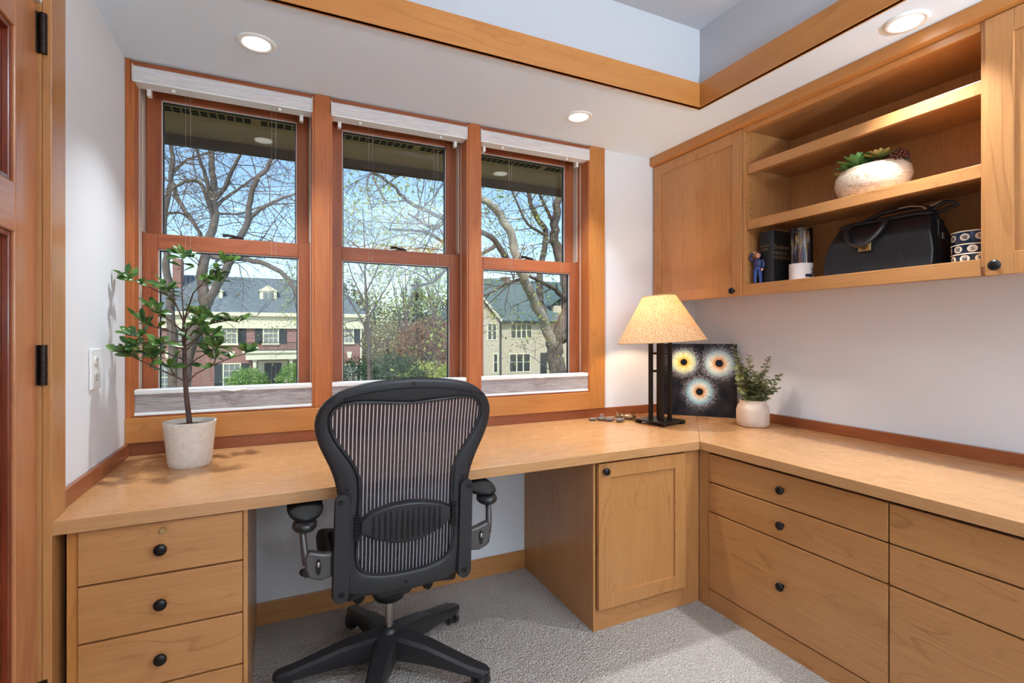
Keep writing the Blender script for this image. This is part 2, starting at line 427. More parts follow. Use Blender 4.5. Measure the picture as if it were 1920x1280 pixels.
for zc in (2.0, 1.157, .29):
    hz = 1.24+(627-{2.0: 67, 1.157: 684, .29: 1310}[zc])*1.31/941
    h = MB(); h.box(DX-.0, DX+.003, 1.684, 1.697, hz-.052, hz+.052)
    for k in range(5):
        h.lathe([(.0085, hz-.052+k*.021), (.0085, hz-.052+k*.021+.0205)], DX+.012, 1.694, 14)
    build(h, 'hinge', M_hinge, D, smooth=40)
CX0 = XL+.02
mb = MB().box(XL+.0005, CX0, 1.698, 1.793, 0, 2.20)
struct(mb, 'trim_10', 'pale maple door casing beside the left desk', maple['z'], bevel=.002)
struct(MB().box(XL+.0005, CX0, .62, 1.793, 2.2005, 2.31), 'trim_11', 'maple head casing over the door', maple['y'], bevel=.002)
struct(MB().box(XL+.0005, CX0, .62, .715, 0, 2.20), 'trim_12', 'maple door casing on the latch side of the door', maple['z'], bevel=.002)
struct(MB().box(XL-.10, XL+.0004, 1.6955, 1.6995, 0, 2.10), 'trim_13', 'maple door jamb on the hinge side', maple['z'])

# ------------------------------------------------------------------ windows
OP = [(-.536, .152), (.220, .905), (.968, 1.662)]
ZO0, ZO1 = .905, 2.335
def sash(parent, name, x0, x1, z0, z1, y0, y1, st, tr, br, gy):
    s = MB()
    s.box(x0, x0+st, y0, y1, z0, z1); s.box(x1-st, x1, y0, y1, z0, z1)
    o = build(s, name, fir['z'], parent, bevel=.0025)
    r = MB(); r.box(x0+st, x1-st, y0, y1, z1-tr, z1); r.box(x0+st, x1-st, y0, y1, z0, z0+br)
    build(r, 'sash_rail', fir['x'], o, bevel=.0025)
    gx0, gx1, gz0, gz1 = x0+st, x1-st, z0+br, z1-tr
    e = MB()
    for q, (m_, t) in enumerate(((M_glass_edge, .004),)):
        e.box(gx0, gx0+t, y0+.008, gy, gz0, gz1); e.box(gx1-t, gx1, y0+.008, gy, gz0, gz1)
        e.box(gx0, gx1, y0+.008, gy, gz0, gz0+t); e.box(gx0, gx1, y0+.008, gy, gz1-t, gz1)
    build(e, 'glazing_bead', M_glass_edge, o)
    e = MB(); t = .008
    for yy in (gy, ):
        e.box(gx0, gx0+t, yy, yy+.014, gz0, gz1); e.box(gx1-t, gx1, yy, yy+.014, gz0, gz1)
        e.box(gx0, gx1, yy, yy+.014, gz0, gz0+t); e.box(gx0, gx1, yy, yy+.014, gz1-t, gz1)
    build(e, 'spacer', M_spacer, o)
    build(MB().box(gx0+.004, gx1-.004, gy+.003, gy+.011, gz0+.004, gz1-.004), 'pane', M_glass, o)
    return o
names = ['left window, brick house behind the pane', 'middle window, half hidden by the office chair back', 'right window, forked tree and stucco house behind']
for i, (x0, x1) in enumerate(OP):
    W = thing('window_%d' % (i+1), 'red fir double hung '+names[i], 'window', ((x0+x1)/2, 2.6, ZO0), kind='structure')
    # jamb liner
    j = MB()
    j.box(x0-.0, x0+.010, 2.482, 2.72, ZO0, ZO1); j.box(x1-.010, x1, 2.482, 2.72, ZO0, ZO1)
    build(j, 'side_jamb', mull['z'], W)
    j = MB(); j.box(x0+.01, x1-.01, 2.482, 2.72, ZO1-.012, ZO1); j.box(x0+.01, x1-.01, 2.482, 2.74, ZO0, ZO0+.006)
    build(j, 'head_jamb', fir['x'], W)
    j = MB()
    j.box(x0+.010, x0+.016, 2.60, 2.643, 1.68, ZO1-.012); j.box(x1-.016, x1-.010, 2.60, 2.643, 1.68, ZO1-.012)
    j.box(x0+.010, x0+.013, 2.555, 2.597, 1.0, ZO1-.012); j.box(x1-.013, x1-.010, 2.565, 2.572, 1.0, ZO1-.012)
    build(j, 'side_track', M_vinyl, W)
    j = MB(); j.box(x0+.014, x1-.014, 2.57, 2.60, 2.288, ZO1-.012)
    build(j, 'head_stop', fir['x'], W, bevel=.003)
    sash(W, 'lower_sash', x0+.013, x1-.008, ZO0+.006, 1.674, 2.60, 2.640, .055, .066, .078, 2.615)
    us = sash(W, 'upper_sash', x0+.017, x1-.014, 1.63, ZO1-.013, 2.645, 2.685, .055, .052, .044, 2.660)
    cxm = (x0+x1)/2+.02
    lk = MB(); lk.box(cxm-.03, cxm+.03, 2.612, 2.636, 1.675, 1.681); lk.ell((cxm+.005, 2.624, 1.684), .02, .011, .008, 12, 6)
    lk.tube([(cxm, 2.62, 1.686), (cxm-.03, 2.612, 1.69), (cxm-.055, 2.61, 1.688)], [.006, .006, .008], 8)
    build(lk, 'sash_lock', M_hinge, W, smooth=50)
# frame posts and casings
struct(MB().box(.152, .220, 2.478, 2.74, ZO0-.002, ZS-.001), 'trim_14', 'orange fir post between the left and the middle window', mull['z'], bevel=.002)
struct(MB().box(.905, .968, 2.478, 2.74, ZO0-.002, ZS-.001), 'trim_15', 'orange fir post between the middle and the right window', mull['z'], bevel=.002)
struct(MB().box(XL+.0005, -.536, 2.478, 2.74, ZO0-.002, ZS-.001), 'trim_16', 'narrow amber casing of the left window at the corner', mull['z'], bevel=.002)
struct(MB().box(1.662, 1.767, 2.478, YB-.0005, .803, ZS-.001).box(1.662, 1.71, YB, 2.74, ZO0, ZS-.001), 'trim_17', 'wide amber casing on the right of the window group', orange['z'], bevel=.002)
struct(MB().box(-.536, 1.662, 2.49, 2.74, ZO1+.0005, ZS-.0015), 'trim_18', 'thin fir head board above the windows', fir['x'])
struct(MB().box(XL+.0005, 1.6615, 2.470, YB-.0005, .803, .903), 'trim_19', 'wide amber apron board below the windows', orange['x'], bevel=.002)
struct(MB().box(-.536, 1.661, 2.4985, 2.80, .83, .9045), 'trim_20', 'window sill under the shades', fir['x'])

# pleated shades: head box at the top, fabric stacked on the sill
for i, (x0, x1) in enumerate(OP):
    T = thing('pleated_shade', 'white pleated shade lowered onto the sill of the '+('left window behind the potted tree', 'middle window behind the office chair', 'right window near the table lamp')[i],
              'window shade', ((x0+x1)/2, 2.50, .906), group='pleated window shades')
    a, b_ = x0+.006, x1-.010
    build(MB().prism([(2.482, 2.328), (2.474, 2.322), (2.472, 2.29), (2.482, 2.270), (2.53, 2.268), (2.545, 2.28), (2.545, 2.328)], a, b_, 'x'), 'headrail', M_rail, T, bevel=.002)
    build(MB().box(a-.0, b_, 2.478, 2.545, 2.262, 2.2685), 'lower_lip', M_white, T)
    for q in (a-.002, b_): build(MB().box(q, q+.002, 2.47, 2.546, 2.262, 2.330), 'end_cap', M_white, T)
    for q in (a+.035, b_-.05): build(MB().box(q, q+.015, 2.535, 2.56, 2.235, 2.264), 'mounting_bracket', M_white, T)
    for q in (.2, .8): build(MB().box(a+(b_-a)*q-.006, a+(b_-a)*q+.006, 2.50, 2.512, 2.252, 2.2625), 'cord_guide', M_white, T)
    n = 13; pl = MB(); z0, z1 = .922, .995; prof = []
    for k in range(n*2+1): prof.append((2.486 if k % 2 else 2.4895, z0+(z1-z0)*k/(n*2)))
    for k in range(n*2, -1, -1): prof.append((2.535 if k % 2 else 2.531, z0+(z1-z0)*k/(n*2)))
    build(pl.prism(prof, a, b_, 'x'), 'folded_fabric', M_pleat, T)
    build(MB().box(a, b_, 2.482, 2.54, .9952, 1.015), 'top_rail', M_white, T, bevel=.003)
    build(MB().box(a, b_, 2.482, 2.54, .906, .9217), 'bottom_rail', M_white, T, bevel=.003)
    cm = (a+b_)/2+.02
    hd = MB().tube([(cm-.05, 2.482, 1.004), (cm-.02, 2.476, 1.0), (cm, 2.474, .998), (cm+.02, 2.476, 1.0), (cm+.05, 2.482, 1.004)], [.002, .0035, .005, .0035, .002], 8)
    build(hd, 'finger_pull', M_white, T, smooth=60)
    for q in (.262, .75):
        for dx in (0, .017):
            xx = a+(b_-a)*q+dx
            build(MB().tube([(xx, 2.508, 2.262), (xx, 2.508, 1.015)], .0005, 5), 'lift_cord', M_cord, T)

# ------------------------------------------------------------------ recessed lights
def downlight(x, y, label, power=1.0):
    T = thing('recessed_light', label, 'ceiling light', (x, y, ZS), group='recessed ceiling lights')
    ring = MB().lathe([(.047, ZS-.001), (.049, ZS-.006), (.056, ZS-.008), (.066, ZS-.006), (.069, ZS-.0012), (.069, ZS-.0005)], x, y, 40, cap=False)
    build(ring, 'trim_ring', M_white, T, smooth=60)
    build(MB().lathe([(.047, ZS-.0035), (.047, ZS-.0012)], x, y, 40), 'lens', M_lens, T)
    li = bpy.data.lights.new('bulb', 'AREA'); li.shape = 'DISK'; li.size = .07; li.energy = SPOT*power; li.spread = math.radians(92); li.color = (.86, .94, 1)
    lo = bpy.data.objects.new('bulb', li); C.objects.link(lo); lo.parent = T; lo.location = (0, 0, -.005)
    return T
downlight(-.074, 2.141, 'white recessed ceiling light above the left window', .8)
downlight(1.387, 2.171, 'white recessed ceiling light above the right window')
downlight(2.02, 1.022, 'white recessed ceiling light close to the upper shelves')
downlight(2.02, -.25, 'added unseen recessed fill light behind the viewpoint, cabinet side', .25)  # this and the next downlight are added, unseen, for fill light
downlight(-.33, .3, 'added unseen recessed fill light behind the viewpoint, door side', .3)
T = thing('fill_ceiling_light', 'added round white flush fill light on the raised tray ceiling, out of view', 'ceiling light', (.44, -.5, ZC))  # fixture added out of view to give the room fill light
build(MB().lathe([(.10, ZC-.001), (.10, ZC-.03), (.09, ZC-.035), (.09, ZC-.03)], .44, -.5, 48), 'rim', M_white, T, smooth=50)
build(MB().lathe([(.088, ZC-.022), (.088, ZC-.032)], .44, -.5, 48), 'diffuser', m_emit('fill_diffuser', (1, .96, .92, 1), 3.0), T)
li = bpy.data.lights.new('tube', 'POINT'); li.shadow_soft_size = .07; li.energy = TRAY_FILL; li.color = (.74, .885, 1)  # point lamp for fill, hung below the added fixture
lo = bpy.data.objects.new('tube', li); C.objects.link(lo); lo.parent = T; lo.location = (0, 0, -.13)

# globe floor lamp added as unseen fill light behind the viewpoint
T = thing('fill_floor_lamp', 'slim white floor lamp added as unseen fill light behind the viewpoint', 'lamp', (.467, -.9, 0))
build(MB().lathe([(.001, 0), (.13, 0), (.13, .018), (.02, .026), (.012, .04), (.012, 1.26), (.001, 1.26)], .467, -.9, 32, cap=False), 'stand', M_white, T, smooth=40)
build(MB().ell((.467, -.9, 1.35), .085, .085, .085, 24, 16), 'fill_globe', M_glass, T, smooth=70)
li = bpy.data.lights.new('fill_globe_bulb', 'POINT'); li.shadow_soft_size = .07; li.energy = REAR_FILL; li.color = (.74, .885, 1)
lo = bpy.data.objects.new('fill_globe_bulb', li); C.objects.link(lo); lo.parent = T; lo.location = (0, 0, 1.35)

T = thing('fill_uplighter', 'white uplighter floor lamp added as unseen ceiling fill behind the viewpoint', 'lamp', (1.65, -1.0, 0))  # uplighter added out of view to brighten the ceiling
build(MB().lathe([(.001, 0), (.14, 0), (.14, .018), (.02, .026), (.012, .04), (.012, 1.66), (.03, 1.67), (.10, 1.70), (.16, 1.76), (.165, 1.765), (.15, 1.76), (.09, 1.705), (.001, 1.69)], 1.65, -1.0, 40, cap=False), 'stand_and_bowl', M_white, T, smooth=40)
li = bpy.data.lights.new('fill_uplight_bulb', 'AREA'); li.shape = 'DISK'; li.size = .18; li.energy = UPLIGHT_FILL; li.color = (.74, .885, 1)
lo = bpy.data.objects.new('fill_uplight_bulb', li); C.objects.link(lo); lo.parent = T; lo.location = (0, 0, 1.75); lo.rotation_euler = (PI, 0, 0)

# ------------------------------------------------------------------ outlet on the left wall
T = thing('power_outlet', 'white double power outlet on the wall left of the potted tree', 'outlet', (XL, 2.10, 1.125))
y0, y1, z0, z1 = 2.052, 2.155, 1.058, 1.193
build(MB().prism([(y0, z0), (y1, z0), (y1, z1), (y0, z1)], XL+.0005, XL+.007, 'x'), 'cover_plate', M_white, T, bevel=.003)
M_slot = plain('slot_grey', lin(120, 116, 112), .5)
for zc in (1.152, 1.099):
    r = build(MB().prism([(2.1035+.021*math.cos(a*PI/12), zc+.017*math.sin(a*PI/12)) for a in range(24)], XL+.007, XL+.0095, 'x'), 'socket', plain('socket_white', lin(225, 224, 222), .3), T, bevel=.001)
    s = MB(); s.box(XL+.0095, XL+.0102, 2.095, 2.0975, zc-.004, zc+.010); s.box(XL+.0095, XL+.0102, 2.1095, 2.112, zc-.004, zc+.008)
    s.prism([(2.1035+.004*math.cos(a*PI/6), zc-.010+.004*math.sin(a*PI/6)) for a in range(12)], XL+.0095, XL+.0102, 'x')
    build(s, 'slot', M_slot, r)

# ------------------------------------------------------------------ desk tops
T = thing('desk_top', 'L shaped pale maple desk top on the base cabinets', 'desk', (1.757, 1.725, ZB))
pts = [(-.536, 1.70), (1.757, 1.725), (XR-.002, YB-.002), (XL+.002, YB-.002), (XL+.002, 1.795), (-.536, 1.795)]
build(MB().prism(pts, ZB, ZT, 'z'), 'left_section', desk_wood['x'], T, bevel=.0015)
pts = [(1.7575, 1.7245), (1.757, -.58), (XR-.002, -.58), (XR-.0015, YB-.003)]
build(MB().prism(pts, ZB, ZT, 'z'), 'right_section', desk_wood['y'], T, bevel=.0015)

def knob(x, y, z, axis, parent, r=.0165):
    k = MB()
    pr = [(.007, 0), (.0065, .008), (.008, .012), (r*.95, .017), (r, .021), (r*.9, .025), (r*.5, .0275), (.001, .028)]
    k.lathe(pr, 0, 0, 24)
    R = Matrix.Rotation(PI/2, 4, 'X') if axis == 'y' else Matrix.Rotation(-PI/2, 4, 'Y')
    k.xf(Matrix.Translation((x, y, z)) @ R)
    return build(k, 'knob', M_knob, parent, smooth=50)

# left drawer unit
T = thing('drawer_cabinet', 'maple cabinet of four stacked drawers under the left end of the desk', 'cabinet', (-.3, 2.05, 0))
mb = MB(); FY = 1.722
mb.box(-.515, -.492, FY+.008, 2.385, 0, ZB-.001)
mb.box(-.492, -.097, FY+.021, 2.385, .0, ZB-.001)
build(mb, 'carcass', orange['z'], T)
build(MB().box(-.095, -.083, FY-.004, 2.3985, 0, ZB-.001), 'side_panel', maple['z'], T, bevel=.001)
zs = [.708, .557, .400, .244, .082]
for k in range(4):
    d = build(MB().box(-.490, -.0965, FY, FY+.02, zs[k+1]+.0025, zs[k]-.0025), 'drawer_front', maple['x'], T, bevel=.002)
    p = at(300, (1031, 1134, 1237, 1340)[k], y=FY-.02)
    knob(p.x, FY, p.z, 'y', d)
    if k == 0:
        q = MB().lathe([(.0095, 0), (.0095, .004), (.008, .006), (.001, .006)], 0, 0, 20)
        q.xf(Matrix.Translation((p.x+.003, FY, p.z+.048)) @ Matrix.Rotation(PI/2, 4, 'X'))
        build(q, 'lock', M_brass, d, smooth=40)
build(MB().box(-.490, -.0965, FY+.006, FY+.02, .0, .080), 'toe_board', maple['x'], T)

# middle base cabinet with a door
T = thing('base_cabinet', 'maple base cabinet with one shaker door below the inner corner of the desk', 'cabinet', (1.45, 2.0, 0))
build(MB().box(1.191, 1.203, 1.753, WY-.002, 0, ZB-.001), 'side_panel', maple['z'], T, bevel=.001)
build(MB().box(1.2035, 1.775, 1.772, WY-.002, 0, ZB-.001), 'carcass', orange['z'], T)
build(MB().box(1.682, 1.779, 1.7535, 1.7715, 0, ZB-.001), 'corner_stile', maple['z'], T, bevel=.001)
build(MB().box(1.2035, 1.6815, 1.7535, 1.7715, 0, .090), 'toe_board', maple['x'], T, bevel=.001)
def shaker_y(parent, x0, x1, z0, z1, y0, st=.062):
    d = MB(); d.box(x0, x0+st, y0, y0+.02, z0, z1); d.box(x1-st, x1, y0, y0+.02, z0, z1)
    d.box(x0+st, x1-st, y0+.0002, y0+.02, z0, z0+st); d.box(x0+st, x1-st, y0+.0002, y0+.02, z1-st, z1)
    o = build(d, 'door', maple['z'], parent, bevel=.0015)
    build(MB().box(x0+st-.002, x1-st+.002, y0+.010, y0+.018, z0+st-.002, z1-st+.002), 'door_panel', maple['z'], o)
    return o
d = shaker_y(T, 1.206, 1.680, .093, .702, 1.7335)
p = at(1139, 885, y=1.71); knob(p.x, 1.7335, p.z, 'y', d, .016)

# right run of drawers
FX = 1.78
def drawer_bank(y0, y1, label, knobs):
    T = thing('drawer_cabinet', label, 'cabinet', ((FX+XR)/2, (y0+y1)/2, 0))
    build(MB().box(FX+.0195, XR-.03, y1, y0, 0, ZB-.001), 'carcass', M_dark, T)
    zz = [.700, .569, .435, .082]
    for k in range(3):
        d = build(MB().box(FX, FX+.019, y1+.002, y0-.002, zz[k+1]+.0025, zz[k]-.0025), 'drawer_front', maple['y'], T, bevel=.0025)
        zc = (zz[k]+zz[k+1])/2
        if k == 2: zc = .305
        knob(FX, (y0+y1)/2-.0, (.636, .499, .262)[k] if knobs else zc, 'x', d, .0165)
    build(MB().box(FX+.002, FX+.019, y1+.001, y0-.001, 0, .080), 'toe_board', maple['y'], T)
    return T
drawer_bank(1.697, .952, 'maple three drawer cabinet beside the corner post, with three visible round knobs', True)
drawer_bank(.951, .2, 'maple three drawer cabinet at the right edge of the photo, its knobs out of view', False)
T = drawer_bank(.199, -.56, 'maple three drawer cabinet at the far end of the right desk, outside the photo', False)
tag(build(MB().box(FX, FX+.018, 1.698, 1.7525, 0, ZB-.001), 'corner_post', maple['z'], loc=(FX, 1.72, 0), bevel=.001), 'narrow vertical maple filler strip in the inside corner of the base cabinets', 'cabinet filler')

# ------------------------------------------------------------------ upper cabinets
UX = 2.143
def shaker_x(parent, y0, y1, z0, z1, x0, st=.06):
    d = MB(); d.box(x0, x0+.02, y0, y0+st, z0, z1); d.box(x0, x0+.02, y1-st, y1, z0, z1)
    d.box(x0+.0002, x0+.02, y0+st, y1-st, z0, z0+st); d.box(x0+.0002, x0+.02, y0+st, y1-st, z1-st, z1)
    o = build(d, 'door', maple['z'], parent, bevel=.0015)
    build(MB().box(x0+.008, x0+.018, y0+st-.002, y1-st+.002, z0+st-.002, z1-st+.002), 'door_panel', maple['z'], o)
    return o
UZ0, UZ1 = 1.437, 2.292
T = thing('wall_cabinet', 'closed maple wall cabinet in the corner above the table lamp', 'cabinet', (2.33, 2.15, UZ0))
build(MB().box(UX+.021, XR-.001, 1.8235, YB-.002, UZ0+.05, UZ1), 'carcass', maple['z'], T)
d = shaker_x(T, 1.826, 2.488, UZ0+.001, UZ1-.003, UX)
p = at(1371, 545, x=UX-.02); knob(UX, p.y, p.z, 'x', d, .0165)
T = thing('wall_cabinet', 'closed maple wall cabinet at the right edge, knob at its lower corner', 'cabinet', (2.33, .47, UZ0))
build(MB().box(UX+.021, XR-.001, -.1, .8495, UZ0+.05, UZ1), 'carcass', maple['z'], T)
d = shaker_x(T, .27, .852, UZ0-.001, UZ1-.003, UX-.003, .072)
p = at(1865, 497, x=UX-.02); knob(UX-.003, p.y, p.z, 'x', d, .0175)
d = shaker_x(T, -.315, .266, UZ0-.001, UZ1-.003, UX-.003, .072)
# open shelf unit
T = thing('open_shelf_unit', 'open maple wall shelf with three tiers between the closed cabinets', 'shelf', (2.33, 1.33, UZ0))
build(MB().box(UX+.004, UX+.02, 1.808, 1.823, UZ0, UZ0+.03).box(UX+.004, XR-.004, 1.808, 1.823, UZ0+.03, UZ1), 'side_panel', maple['z'], T, bevel=.001)
for k in range(23):
    for x in (UX+.045, UX+.29): build(MB().disc_y(x, 1.8068, 1.8079, 1.53+k*.032, .0026, 8), 'peg_hole', M_dark, T)
build(MB().box(UX+.004, XR-.004, .850, .865, UZ0+.03, UZ1), 'side_panel', maple['z'], T, bevel=.001)
build(MB().box(XR-.016, XR-.001, .8655, 1.8075, UZ0+.03, UZ1), 'back_panel', maple['z'], T)
build(MB().box(UX+.021, XR-.017, .8655, 1.8075, 1.474, 1.490), 'bottom_panel', maple['y'], T)
build(MB().box(UX+.002, UX+.02, .8655, 1.8075, UZ0, 1.494), 'bottom_rail', maple['y'], T, bevel=.0015)
build(MB().box(UX+.002, UX+.02, .8655, 1.8075, 2.262, UZ1), 'top_rail', orange['y'], T, bevel=.0015)
build(MB().box(UX+.021, XR-.017, .8655, 1.8075, 2.276, UZ1), 'top_panel', maple['y'], T)
for z0, z1 in ((2.055, 2.102), (1.772, 1.818)):
    o = build(MB().box(UX+.016, UX+.036, .867, 1.806, z0, z1), 'shelf', maple['y'], T, bevel=.0015)
    build(MB().box(UX+.0362, XR-.018, .867, 1.806, z1-.02, z1), 'shelf_board', maple['y'], o)
# crown
mb = MB().prism([(UX-.022, 2.298), (UX-.022, ZS-.001), (UX+.03, ZS-.001), (UX+.03, 2.292), (UX+.002, 2.2925), (UX-.012, 2.296)], -1.4, YB-.002, 'y')
struct(mb, 'trim_21', 'amber crown moulding on top of the wall cabinets', orange['y'], bevel=.0015)
# slim lamp under the corner cabinet
tag(build(MB().box(2.20, 2.47, 2.40, 2.47, UZ0+.018, UZ0+.049), 'undercabinet_light', M_white, loc=(2.33, 2.43, UZ0+.02), bevel=.003), 'slim white light bar fixed under the corner wall cabinet, switched off', 'light')
# ------------------------------------------------------------------ office chair
def resample(p, n):
    p = [Vector((a, b)) for a, b in p]
    L = [0]
    for i in range(1, len(p)): L.append(L[-1]+(p[i]-p[i-1]).length)
    out = []; j = 0
    for k in range(n):
        s = L[-1]*k/(n-1)
        while j < len(L)-2 and L[j+1] < s: j += 1
        t = (s-L[j])/max(L[j+1]-L[j], 1e-9)
        out.append(p[j].lerp(p[j+1], min(max(t, 0), 1)))
    return out
def smooth_half(p, n=40, it=6):
    q = resample(p, n)
    for _ in range(it):
        q = [q[0]]+[(q[i-1]+q[i]*2+q[i+1])/4 for i in range(1, n-1)]+[q[-1]]
    return q
def mirror(h): return h+[Vector((-v.x, v.y)) for v in h[-2:0:-1]]
def yb(x, z):
    pts = [(.38, -.250), (.55, -.272), (.75, -.290), (.95, -.322), (1.12, -.365)]
    y = pts[0][1] if z <= pts[0][0] else pts[-1][1]
    for (a, b), (c, d) in zip(pts, pts[1:]):
        if a <= z <= c: y = b+(d-b)*(z-a)/(c-a)
    return y + .35*x*x
OUT = [(0, 1.110), (.10, 1.105), (.19, 1.088), (.25, 1.052), (.281, 1.00), (.277, .945), (.258, .895), (.234, .85), (.213, .79), (.206, .73),
       (.208, .62), (.214, .52), (.205, .455), (.165, .425), (.09, .416), (0, .414)]
INN = [(0, 1.031), (.10, 1.037), (.18, 1.044), (.228, 1.032), (.243, 1.00), (.235, .95), (.205, .90), (.170, .855), (.150, .82), (.148, .73),
       (.153, .62), (.158, .545), (.147, .505), (.10, .488), (.05, .484), (0, .483)]
CH = thing('office_chair', 'black mesh back office chair on a five star base, pushed to the desk', 'chair', (.372, 1.875, 0))
o_, i_ = mirror(smooth_half(OUT, 46, 3)), mirror(smooth_half(INN, 46, 3))
mb = MB(); n = len(o_); K = 12; vs = []; fs = []
for a, b in zip(o_, i_):
    c = (a+b)/2; h = (a-b)/2
    for k in range(K):
        th = 2*PI*k/K; cs, sn = math.cos(th), math.sin(th)
        f = lambda v: math.copysign(abs(v)**.7, v)
        q = c+h*f(cs); th_ = .014 if sn < 0 else .010
        vs.append((q.x, yb(q.x, q.y)+f(sn)*th_, q.y))
for i in range(n):
    for k in range(K):
        i2, k2 = (i+1) % n, (k+1) % K
        fs.append((i*K+k, i2*K+k, i2*K+k2, i*K+k2))
bf = build(mb.add(vs, fs), 'back_frame', M_black, CH, smooth=60, local=True)
# raised inner lip along the mesh opening and along the rim
lp = [(v.x*.985, yb(v.x, v.y)-.010, v.y+(.0 if v.y > .8 else 0)) for v in i_]
build(MB().tube(lp+[lp[0]], .0045, 6, cap=False), 'mesh_bead', M_black, CH, smooth=60, local=True)
# upper rail recess
rc = [Vector((x, z)) for x, z in ((-.20, 1.052), (-.12, 1.072), (0, 1.080), (.12, 1.072), (.20, 1.052))]
build(MB().tube([(v.x, yb(v.x, v.y)-.013, v.y) for v in smooth_half([(v.x, v.y) for v in rc], 24, 2)], .003, 6), 'rim_seam', M_blackm, CH, smooth=60, local=True)
for (x, z) in ((0, 1.093), (-.232, 1.045), (.232, 1.045), (-.182, .772), (.182, .772), (0, .449)):
    build(MB().disc_y(x, yb(x, z)-.0165, yb(x, z)-.010, z, .0055, 14), 'plug', M_blackm, CH, local=True)
# mesh skin
inn = smooth_half(INN, 60, 3)
def halfw(z):
    w_ = 0
    for a, b in zip(inn, inn[1:]):
        if (a.y-z)*(b.y-z) <= 0 and abs(a.y-b.y) > 1e-6:
            w_ = max(w_, a.x+(b.x-a.x)*(z-a.y)/(b.y-a.y))
    return w_
vs = []; fs = []; NZ, NX = 60, 26
for i in range(NZ+1):
    z = .480+(1.049-.480)*i/NZ
    hw = max(halfw(z), .02)+.006
    for k in range(NX+1):
        x = -hw+2*hw*k/NX; vs.append((x, yb(x, z)-.003, z))
for i in range(NZ):
    for k in range(NX):
        a = i*(NX+1)+k; fs.append((a, a+1, a+NX+2, a+NX+1))
build(MB().add([v for v in vs], fs), 'back_mesh', M_mesh, CH, smooth=60, local=True)
# lumbar pad with ribs
lt = [(-.150, .672), (-.11, .700), (-.05, .716), (0, .719), (.05, .714), (.11, .698), (.150, .676), (.153, .63), (.10, .598), (.05, .580), (0, .576), (-.05, .582), (-.10, .600), (-.153, .628)]
def lump(pts, y0, y1, sc=1.0, cz=.648):
    m = MB(); pts = [(a*sc, cz+(b-cz)*sc) for a, b in pts]
    N = len(pts)
    vs = [(a, yb(a, b)+y0, b) for a, b in pts]+[(a*.93, yb(a, b)+y1, cz+(b-cz)*.86) for a, b in pts]
    return m.add(vs, [tuple(range(N))[::-1], tuple(range(N, 2*N))]+[(i, (i+1) % N, (i+1) % N+N, i+N) for i in range(N)])
LP = build(lump(lt, -.002, -.022), 'lumbar_pad', M_black, CH, smooth=30, local=True, bevel=.003)
for k in range(13):
    x = -.105+k*.0175; hh = .046*math.sqrt(max(0, 1-(x/.150)**2))+.004
    build(MB().tube([(x, yb(x, .65)-.0235, .648-hh), (x, yb(x, .65)-.0245, .648), (x, yb(x, .65)-.0235, .648+hh*.9)], .0028, 6), 'rib', M_blackm, LP, local=True, smooth=60)
for s in (-1, 1):
    r = MB()
    for k in range(11):
        z = .612+k*.0072; r.box(s*.146, s*.162, yb(.155, z)-.024, yb(.155, z)-.008, z, z+.0042)
    build(r, 'lumbar_ratchet', M_blackm, CH, local=True)
# side straps of the tilt frame
for s in (-1, 1):
    pts = []
    for a in range(13): t = PI*a/12; pts.append((s*.203+.024*math.cos(t), .738+.024*math.sin(t)))
    for a in range(13): t = PI+PI*a/12; pts.append((s*.207+.026*math.cos(t), .445+.026*math.sin(t)))
    N = len(pts); Y = lambda z: yb(.205, z)
    vs = [(a, Y(b)-.014, b) for a, b in pts]+[(s*.205+(a-s*.205)*.86, Y(b)-.030, b) for a, b in pts]
    st = build(MB().add([(a-s*.008, b_, c_) for a, b_, c_ in vs], [tuple(range(N))[::-1], tuple(range(N, 2*N))]+[(i, (i+1) % N, (i+1) % N+N, i+N) for i in range(N)]), 'side_strap', M_black, CH, smooth=35, local=True)
    for z in (.738, .447):
        x = s*(.203 if z > .6 else .197)
        build(MB().lathe([(.009, 0), (.009, .003), (.0065, .0032), (.0045, .0012), (.001, .0012)], 0, 0, 18).xf(Matrix.Translation((x, Y(z)-.0295, z)) @ Matrix.Rotation(PI/2, 4, 'X')), 'bolt', M_blackm, st, smooth=40, local=True)
